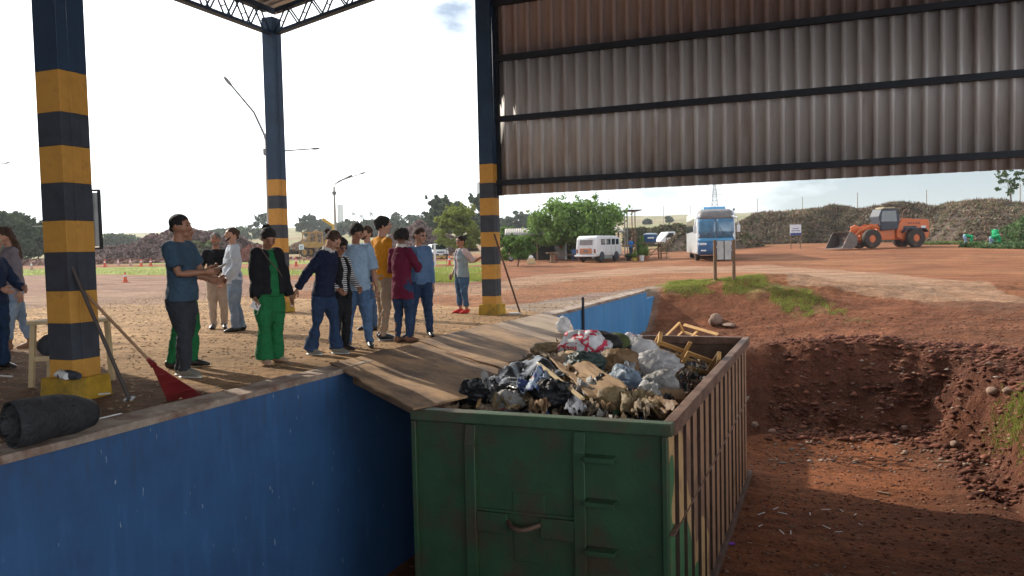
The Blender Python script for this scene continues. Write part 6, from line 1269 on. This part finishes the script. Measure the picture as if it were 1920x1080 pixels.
b = MB(); b.ell((-.45, .1, .98), (.17, .17, .17), 14, 10); o = b.build('balloon', mat('pink_ball', (.5, .06, .12), .4), smooth=80, loc=(0, 0, 0)); o.location = SG+Vector((0, 0, .1)); o.rotation_euler = (0, 0, sr); tag(o, 'round pink ball like object hanging in the shelter', 'ball')
b = MB(); b.cyl((0, 0, 0), (0, 0, .06), .38, 20); b.cyl((0, 0, .72), (0, 0, .78), .52, 20); b.cyl((0, 0, .06), (0, 0, .72), .2, 14); o = b.build('cable_spool_table', M_oldwood, smooth=40, loc=at(1036, 61)); tag(o, 'wooden cable spool used as a table in front of the shelter', 'table')
bn = thing('bench', 'low red brown wooden bench left of the van in front of the shelter', 'bench', at(1063, 62.5), sr); b = MB(); b.b2((-1.1, -.2, .52), (1.2, .2, .58)); b.build('seat', M_oldwood, bn)
for x in (-.9, 1.0): b = MB(); b.b2((x-.12, -.16, 0), (x+.12, .16, .515)); b.build('leg', mat('red_brown_paint', (.22, .05, .03), .8), bn)
b = MB(); b.box((0, 0, .22), (.55, .4, .42), 0, None, .9, .9); o = b.build('planter_box', M_cream, loc=at(995, 59), bevel=.03); tag(o, 'pale box planter right of the small round tree', 'planter')
blob('white_sack', at(995, 59)+Vector((0, 0, .40)), (.16, .14, .16), F_white, 'white sack lying on the pale planter box', 'sack', 61, 0, True, .2, .3)
b = MB(); b.tube([(-.25, 0, 0), (-.22, 0, .45), (-.25, 0, .95)], .02, 5); b.tube([(.25, 0, 0), (.22, 0, .45)], .02, 5); b.tube([(-.25, .4, 0), (-.25, .4, .45)], .02, 5); b.tube([(.25, .4, 0), (.25, .4, .45)], .02, 5); b.box((0, .2, .47), (.55, .5, .05)); b.box((0, -.05, .75), (.5, .04, .35)); o = b.build('garden_chair', mat('blue_plastic', (.05, .12, .28), .5), loc=at(1078, 64)); tag(o, 'blue plastic chair in front of the white shelter wall', 'chair')
# pole frame right of the van
pf = thing('pole_frame', 'bare frame of thin poles and rails rising behind the van', 'pole frame', at(1158, 72), sr)
for x in (-2.6, -.6, .9, 1.6):
    for y in (0, 1.8): b = MB(); b.cyl((x, y, 0), (x, y, 4.1 if x > -1 else 2.9), .05, 6); b.build('pole', M_grey if x < 1 else M_oldwood, pf)
for z in (1.0, 2.0, 4.0): b = MB(); b.bar((-2.7 if z < 3 else -.7, 0, z), (1.8, 0, z), .05, .05); b.bar((1.6, 0, z), (1.6, 1.8, z), .05, .05); b.build('rail', M_oldwood, pf)
b = MB(); b.b2((.6, -.2, 4.1), (2.2, 1.9, 4.16)); b.build('roof_board', M_dk, pf)
# tank stand
ts_ = thing('tank_stand', 'rough timber stand carrying the blue water tank', 'stand', at(1224, 63), sr)
for x in (-.6, .55):
    for y in (-.5, .5): b = MB(); b.cyl((x, y, 0), (x, y, 1.25), .06, 6); b.build('leg', M_oldwood, ts_)
b = MB(); b.b2((-.8, -.6, 1.25), (.8, .6, 1.32)); b.build('platform', M_oldwood, ts_)
for z in (.35, .75): b = MB(); b.bar((-.9, -.55, z), (1.1, -.55, z+.1), .05, .06); b.bar((-.6, -.5, 0), (.55, -.5, 1.2), .04, .05); b.build('brace', M_oldwood, ts_)
b = MB(); b.cyl((1.0, -.4, 0), (1.0, -.4, 1.8), .03, 6); b.bar((.5, -.4, .95), (1.5, -.4, .9), .04, .04); b.build('side_post', M_oldwood, ts_)
tk = thing('water_tank', 'round blue plastic water tank with pale lid on the timber stand', 'tank', at(1220, 63)+Vector((0, 0, 1.32))); b = MB(); b.tube([(0, 0, 0), (0, 0, .05), (0, 0, .60)], [.40, .43, .55], 28); b.build('tub', mat('blue_tank_plastic', (.03, .11, .28), .5), tk, smooth=40)
b = MB(); b.tube([(0, 0, .60), (0, 0, .65), (0, 0, .74)], [.58, .58, .30], 28); b.build('lid', mat('pale_blue_plastic', (.30, .38, .45), .5), tk, smooth=40)
b = MB(); b.b2((-.3, -.525, .30), (.2, -.50, .42)); o = b.build('label_patch', M_whiteplastic, tk); o.rotation_euler = (0, 0, R(20))
# potted plants
def plant(px, d, h_, w_, lb, seed, potm, m=M_l2, ph=.35, strap=True, name='potted_plant'):
    g = np.random.default_rng(seed); t = thing(name, lb, 'plant', at(px, d), 0, 'plants by the tank stand')
    if potm: b = MB(); b.tube([(0, 0, 0), (0, 0, ph)], [.15, .2], 16); b.build('pot', potm, t, smooth=50)
    n = 70; V = np.empty((n, 3, 3)); a = g.random(n)*6.28; e = R(35)+g.random(n)*R(55); L = h_*(.6+.5*g.random(n)); wv = .03+.03*g.random(n)
    b0 = np.stack([np.cos(a)*.05, np.sin(a)*.05, np.full(n, ph*.8)], 1); tip = b0+np.stack([np.cos(a)*np.cos(e)*w_/2*1.4, np.sin(a)*np.cos(e)*w_/2*1.4, np.sin(e)*L], 1); s_ = np.stack([-np.sin(a), np.cos(a), a*0], 1)*wv[:, None]*2
    V[:, 0] = b0-s_; V[:, 1] = b0+s_; V[:, 2] = tip; V = V.reshape(-1, 3); npmesh('leaves', V, np.arange(n*3).reshape(-1, 3), m, t)
M_pot = mat('terracotta_pot', (.36, .15, .08), .9)
plant(1197, 61, 1.3, 1.2, 'tall spiky dark plant beside the man in bright blue', 1, M_pot, M_l4)
plant(1203, 60, .8, .5, 'plant in a white bucket in front of the tank stand', 2, M_whiteplastic, M_l2, .42)
plant(1190, 60, .6, .6, 'yellow green plant in a yellow pot by the road edge', 3, mat('yellow_pot', (.5, .36, .05), .7), M_l1, .25)
plant(1178, 61, .45, .9, 'low dark round plant in a tyre planter', 4, M_tyre, M_l4, .22)
plant(1207, 64, 1.9, 1.2, 'taller leafy green plant left of the tank', 5, None, M_l1, .3)
plant(1211, 61, .9, .8, 'leafy plant below the tank in a terracotta pot', 6, M_pot, M_l1, .35)
# board on two posts
bb = thing('post_board', 'blank white double board between two dark wooden posts in front of the bus', 'board', (0, 0, 0)); A, B = on_z(1341, 525, .0), on_z(1376, 525, .0); dd = A.lerp(B, .5); s0 = zs(dd.x, dd.y)
pa, pb = G(1341, 525), G(1376, 525); ht = zpix(pa.x, pa.y, 450)
for p in (pa, pb): b = MB(); b.tube([(p.x, p.y, p.z-.1), (p.x, p.y, ht)], [.055, .05], 10); b.build('post', M_oldwood, bb, smooth=60)
u = (pb-pa); u.z = 0; u.normalize(); wd_ = (pb-pa).length; z1, z0 = ht-.03, zpix(pa.x, pa.y, 487)
for k in (0, 1): a_ = pa+u*(.06+k*(wd_-.12)/2+.008); c_ = pa+u*(.06+(k+1)*(wd_-.12)/2-.008); b = MB(); b.bar(Vector((a_.x, a_.y, (z0+z1)/2)), Vector((c_.x, c_.y, (z0+z1)/2)), .02, z1-z0, right=u.cross(Vector((0, 0, 1)))); b.build('panel', mat('board_white', (.62, .62, .60), .5), bb)
m_ = pa+u*wd_/2; b = MB(); b.box((m_.x, m_.y, (z0+z1)/2), (.03, .03, z1-z0), 0, Matrix.Rotation(R(21.8), 3, 'Z')); b.build('divider', M_black, bb)
def sign(px, d, py0, py1, w_, lb, bluefrac, lines, post=True, name='sign'):
    P = at(px, d); t = thing(name, lb, 'sign', P, R(21.85)+R(2)); z1 = zpix(P.x, P.y, py0)-P.z; z0 = zpix(P.x, P.y, py1)-P.z; b = MB(); b.b2((-w_/2, -.02, z0), (w_/2, .02, z1)); b.build('panel', mat('sign_white', (.66, .70, .74), .5), t)
    if bluefrac: b = MB(); b.b2((-w_/2, -.026, z0), (w_/2, -.0205, z0+(z1-z0)*bluefrac)); b.build('blue_band', mat('sign_blue', (.03, .06, .26), .5), t)
    for (f, wf, nl) in lines:
        x = -w_*wf/2; 
        for k in range(nl):
            ww = w_*wf/nl; b = MB(); zc = z0+(z1-z0)*f; b.b2((x+.1*ww, -.026, zc-.035), (x+.85*ww, -.0205, zc+.035)); b.build('lettering', mat('sign_blue', (.03, .06, .26), .5), t); x += ww
    for s_ in (-1, 1): b = MB(); b.cyl((s_*w_*.42, .05, -.1), (s_*w_*.42, .05, z1-.05), .04, 8); b.build('post', M_oldwood, t)
    return t
sign(1492, 70, 421, 441, .98, 'white sign with blue lettering and blue base on two posts before the brush heap', .22, [(.62, .55, 4), (.42, .8, 6)])
sign(565, 76, 458, 468, .46, 'small white sign on two posts left of the digger', 0, [(.55, .6, 3), (.3, .6, 3)])
# cones
cone = thing('traffic_cone', 'x', 'cone', at(809, 58), 0, 'orange traffic cones on the far side of the yard'); b = MB(); b.tube([(0, 0, .03), (0, 0, .72)], [.15, .035], 18); b.build('cone_body', M_orangeplastic, cone, smooth=50); b = MB(); b.b2((-.2, -.2, 0), (.2, .2, .035)); b.build('base', M_orangeplastic, cone); b = MB(); b.tube([(0, 0, .40), (0, 0, .52)], [.093, .069], 18, cap=False); b.build('band', M_whiteplastic, cone, smooth=50)
spots = [(809, 63, 'orange cone with white band left of the two below the white car'), (842, 61, 'orange cone with white band nearest the denim vest woman'), (195, 76, 'leftmost cone of the row on the left grass strip'), (220, 77, 'second cone of the left row, pale and worn'), (243, 77, 'third cone of the left row, pale and worn'), (263, 75, 'fourth cone of the left row'), (281, 75, 'fifth cone of the left row, nearest the phone man'), (168, 74, 'cone half hidden by the notice board column'), (57, 72, 'pale cone between the lilac sweater and the nearest column'), (232, 43, 'nearer lone orange cone standing on the gravel edge'), (554, 66, 'dark small cone right of the second column')]
for i, (px, d, lb) in enumerate(spots):
    o = cone if i == 0 else copy_tree(cone); o.location = at(px, d); o['label'] = lb; o.rotation_euler = (0, 0, i*.7)
    if i in (3, 4, 8):
        for c_ in o.children:
            if 'band' not in c_.name: c_.data = c_.data.copy(); c_.data.materials[0] = mat('faded_cone_plastic', (.55, .33, .25), .7)
    if i == 9: o.scale = (.8, .8, .8)
b = MB(); b.b2((-.06, -.05, 0), (.06, .05, 1.7)); tag(b.build('white_post', M_white, loc=at(815, 60)), 'short white post on the grass in front of the white car', 'post')
br = thing('low_barrier', 'thin frame barrier of rusty rods with a yellow board near the cones', 'barrier', at(822, 60.5), sr); b = MB(); [b.cyl((x, 0, 0), (x, 0, 1.25), .02, 5) for x in (-.75,)]; b.build('rod', M_rust, br); b = MB(); b.cyl((.6, 0, 0), (.6, 0, 1.25), .02, 5); b.build('rod', M_rust, br); b = MB(); b.b2((-.5, -.03, .62), (.55, .03, .78)); b.build('board', mat('ochre_board', (.35, .24, .06), .7), br)
b = MB(); b.b2((-.2, -.12, 0), (.2, .12, 1.15)); tag(b.build('meter_box', M_grey, loc=at(906.5, 62), bevel=.03), 'grey meter box beside the hand of the denim vest woman', 'box')
# street lamps, wires, masts
def lamp_pole(px, d, top, heads, lb, r=.12):
    P = at(px, d); t = thing('street_lamp', lb, 'street lamp', P, R(21.85), 'street lamps on concrete poles'); h_ = zpix(P.x, P.y, top)-P.z; b = MB(); b.tube([(0, 0, -.2), (0, 0, h_)], [r*1.4, r*.8], 10); b.build('pole', M_post, t, smooth=60)
    b = MB(); b.b2((-.18, -.12, h_-.75), (.18, .12, h_-.45)); b.build('fuse_box', M_grey, t)
    for hx, hy in heads:                    # lamp head seen in pixel hx, hy
        q = pt(hx, hy, d); l = Matrix.Rotation(-R(21.85), 4, 'Z') @ (q-P); b = MB(); l.y = 0; s_ = 1 if l.x > 0 else -1
        b.tube([(0, 0, h_-.3), (s_*.12, 0, h_+.25), (l.x*.35, 0, h_+(l.z-h_)*.45+.12), (l.x, 0, l.z)], [.06, .06, .05, .045], 8); a_ = b.build('lamp_arm', M_grey, t, smooth=60)
        b = MB(); dv = Vector((l.x*.65, 0, l.z-(h_+(l.z-h_)*.45+.12))).normalized(); b.tube([l-dv*.1, l+dv*.1, l+dv*.35, l+dv*.5], [.06, .13, .14, .05], 10, ry=[.05, .08, .08, .03], right=(0, 1, 0)); b.build('lamp_head', M_grey, a_, smooth=60)
    return P, h_
PA, hA = lamp_pole(508, 40, 262, [(432, 158)], 'tall lamp pole behind the second column with one long arm to the left', .13)
PB, hB = lamp_pole(529, 55, 290, [(586, 279)], 'lamp pole hidden behind the second column, its arm reaching right')
PC, hC = lamp_pole(630, 75, 350, [(652, 332), (676, 326)], 'slim lamp pole with two lamps right of the second column', .11)
PD, hD = lamp_pole(-45, 75, 320, [(9, 306)], 'lamp pole outside the left edge, only its lamp head showing')
def wire(a, c, sag, lb):
    b = MB(); pts = []
    for k in range(21): t = k/20; p = a.lerp(c, t); p.z -= 4*sag*t*(1-t); pts.append(p)
    b.tube(pts, .012, 4); tag(b.build('overhead_wire', M_grey), lb, 'wire')
top = lambda P, h_: P+Vector((0, 0, h_))
wire(pt(195, 320, 45), top(PA, hA-.2), .3, 'upper overhead wire rising towards the tall lamp pole')
wire(pt(60, 425, 90), top(PC, hC-.3), .5, 'lower overhead wire running across the left sky to the double lamp')
wire(pt(-200, 345, 75), pt(440, 368, 85), .5, 'faint middle overhead wire above the heads on the left')
wt = thing('water_tower', 'white cylindrical water tower with pinkish lower shaft behind the middle column', 'water tower', at(906, 190)); P = wt.location; b = MB(); z0, z1 = zpix(P.x, P.y, 392)-P.z, zpix(P.x, P.y, 342)-P.z; b.cyl((0, 0, z0), (0, 0, z1), 1.4, 28); b.build('tank', M_white, wt, smooth=40); b = MB(); b.cyl((0, 0, 0), (0, 0, z0), 1.0, 20); b.build('shaft', mat('pinkish_concrete', (.5, .33, .28), .9), wt, smooth=40)
b = MB(); b.cyl((0, 0, 0), (0, 0, 15.5), 1.6, 16); tag(b.build('distant_tower', M_white, smooth=40, loc=at(640, 420)), 'tiny pale tower on the skyline right of the double lamp pole', 'tower')
pm = thing('transmission_mast', 'lattice power mast rising over the bus roof far away', 'mast', at(1341, 420)); P = pm.location; hh = zpix(P.x, P.y, 345)-P.z; b = MB()
for sx in (-1, 1):
    for sy in (-1, 1): b.bar((sx*2.4, sy*2.4, 0), (sx*.4, sy*.4, hh), .2, .2)
for k in range(9):
    z = hh*k/9; z2 = hh*(k+1)/9; w1, w2 = 2.4-2.0*k/9, 2.4-2.0*(k+1)/9
    for s_ in (-1, 1): b.bar((-w1, s_*w1, z), (w2, s_*w2, z2), .13, .13); b.bar((w1, s_*w1, z), (-w2, s_*w2, z2), .13, .13); b.bar((-w1, s_*w1, z), (w1, s_*w1, z), .13, .13)
for z in (.72, .85, .97): b.bar((-4, 0, hh*z), (4, 0, hh*z), .15, .15)
b.build('lattice', mat('far_mast_grey', (.45, .47, .48), .7), pm)
for i, (px, d, top_, bot) in enumerate([(1245, 300, 386, 0), (1295, 290, 383, 0), (1421, 240, 373, 0), (1505, 220, 369, 0), (1608, 170, 361, 0), (1737, 160, 356, 0), (1912, 150, 345, 0), (1160, 320, 392, 0)]):
    P = at(px, d); h_ = zpix(P.x, P.y, top_)-P.z; t = thing('utility_pole', ['pole on the ridge above the pickup', 'pole on the ridge just left of the bus', 'pole on the ridge right of the bus', 'pole on the ridge above the blue based sign', 'pole on the ridge left of the loader cab', 'pole on the ridge above the loader tail', 'tall pole at the right edge beside the thin sparse tree', 'faint pole on the ridge above the spreading tree'][i], 'utility pole', P, R(21.8), 'utility poles along the ridge'); b = MB(); b.cyl((0, 0, 0), (0, 0, h_), .13, 6, r1=.09); b.build('pole', M_post, t)
# field fence far right of the van
ff = thing('field_fence', 'far wire fence with thin posts along the dry field beyond the track', 'fence')
prev = None
for k, px in enumerate(range(1130, 1300, 14)):
    P = at(px, 118); b = MB(); b.cyl(P, P+Vector((0, 0, 1.5)), .05, 5); b.build('post', M_oldwood, ff)
    if prev: b = MB(); [b.bar(prev+Vector((0, 0, z)), P+Vector((0, 0, z)), .012, .012) for z in (.6, 1.3)]; b.build('wire', M_grey, ff)
    prev = P
# thin air haze
hb = MB(); hb.b2((-1500, -200, -4.0), (1500, 2200, 95)); hz_ = hb.build('haze', None); hz_['kind'] = 'stuff'; hz_['label'] = 'thin dusty haze in the air over the fields'
m = bpy.data.materials.new('haze_air'); m.use_nodes = True; nt = m.node_tree; nt.nodes.clear(); o_ = N('ShaderNodeOutputMaterial', nt); v_ = N('ShaderNodeVolumePrincipled', nt); v_.inputs['Density'].default_value = .00028; v_.inputs['Color'].default_value = (.9, .94, 1, 1); v_.inputs['Anisotropy'].default_value = .3; nt.links.new(v_.outputs[0], o_.inputs['Volume']); hz_.data.materials.clear(); hz_.data.materials.append(m)
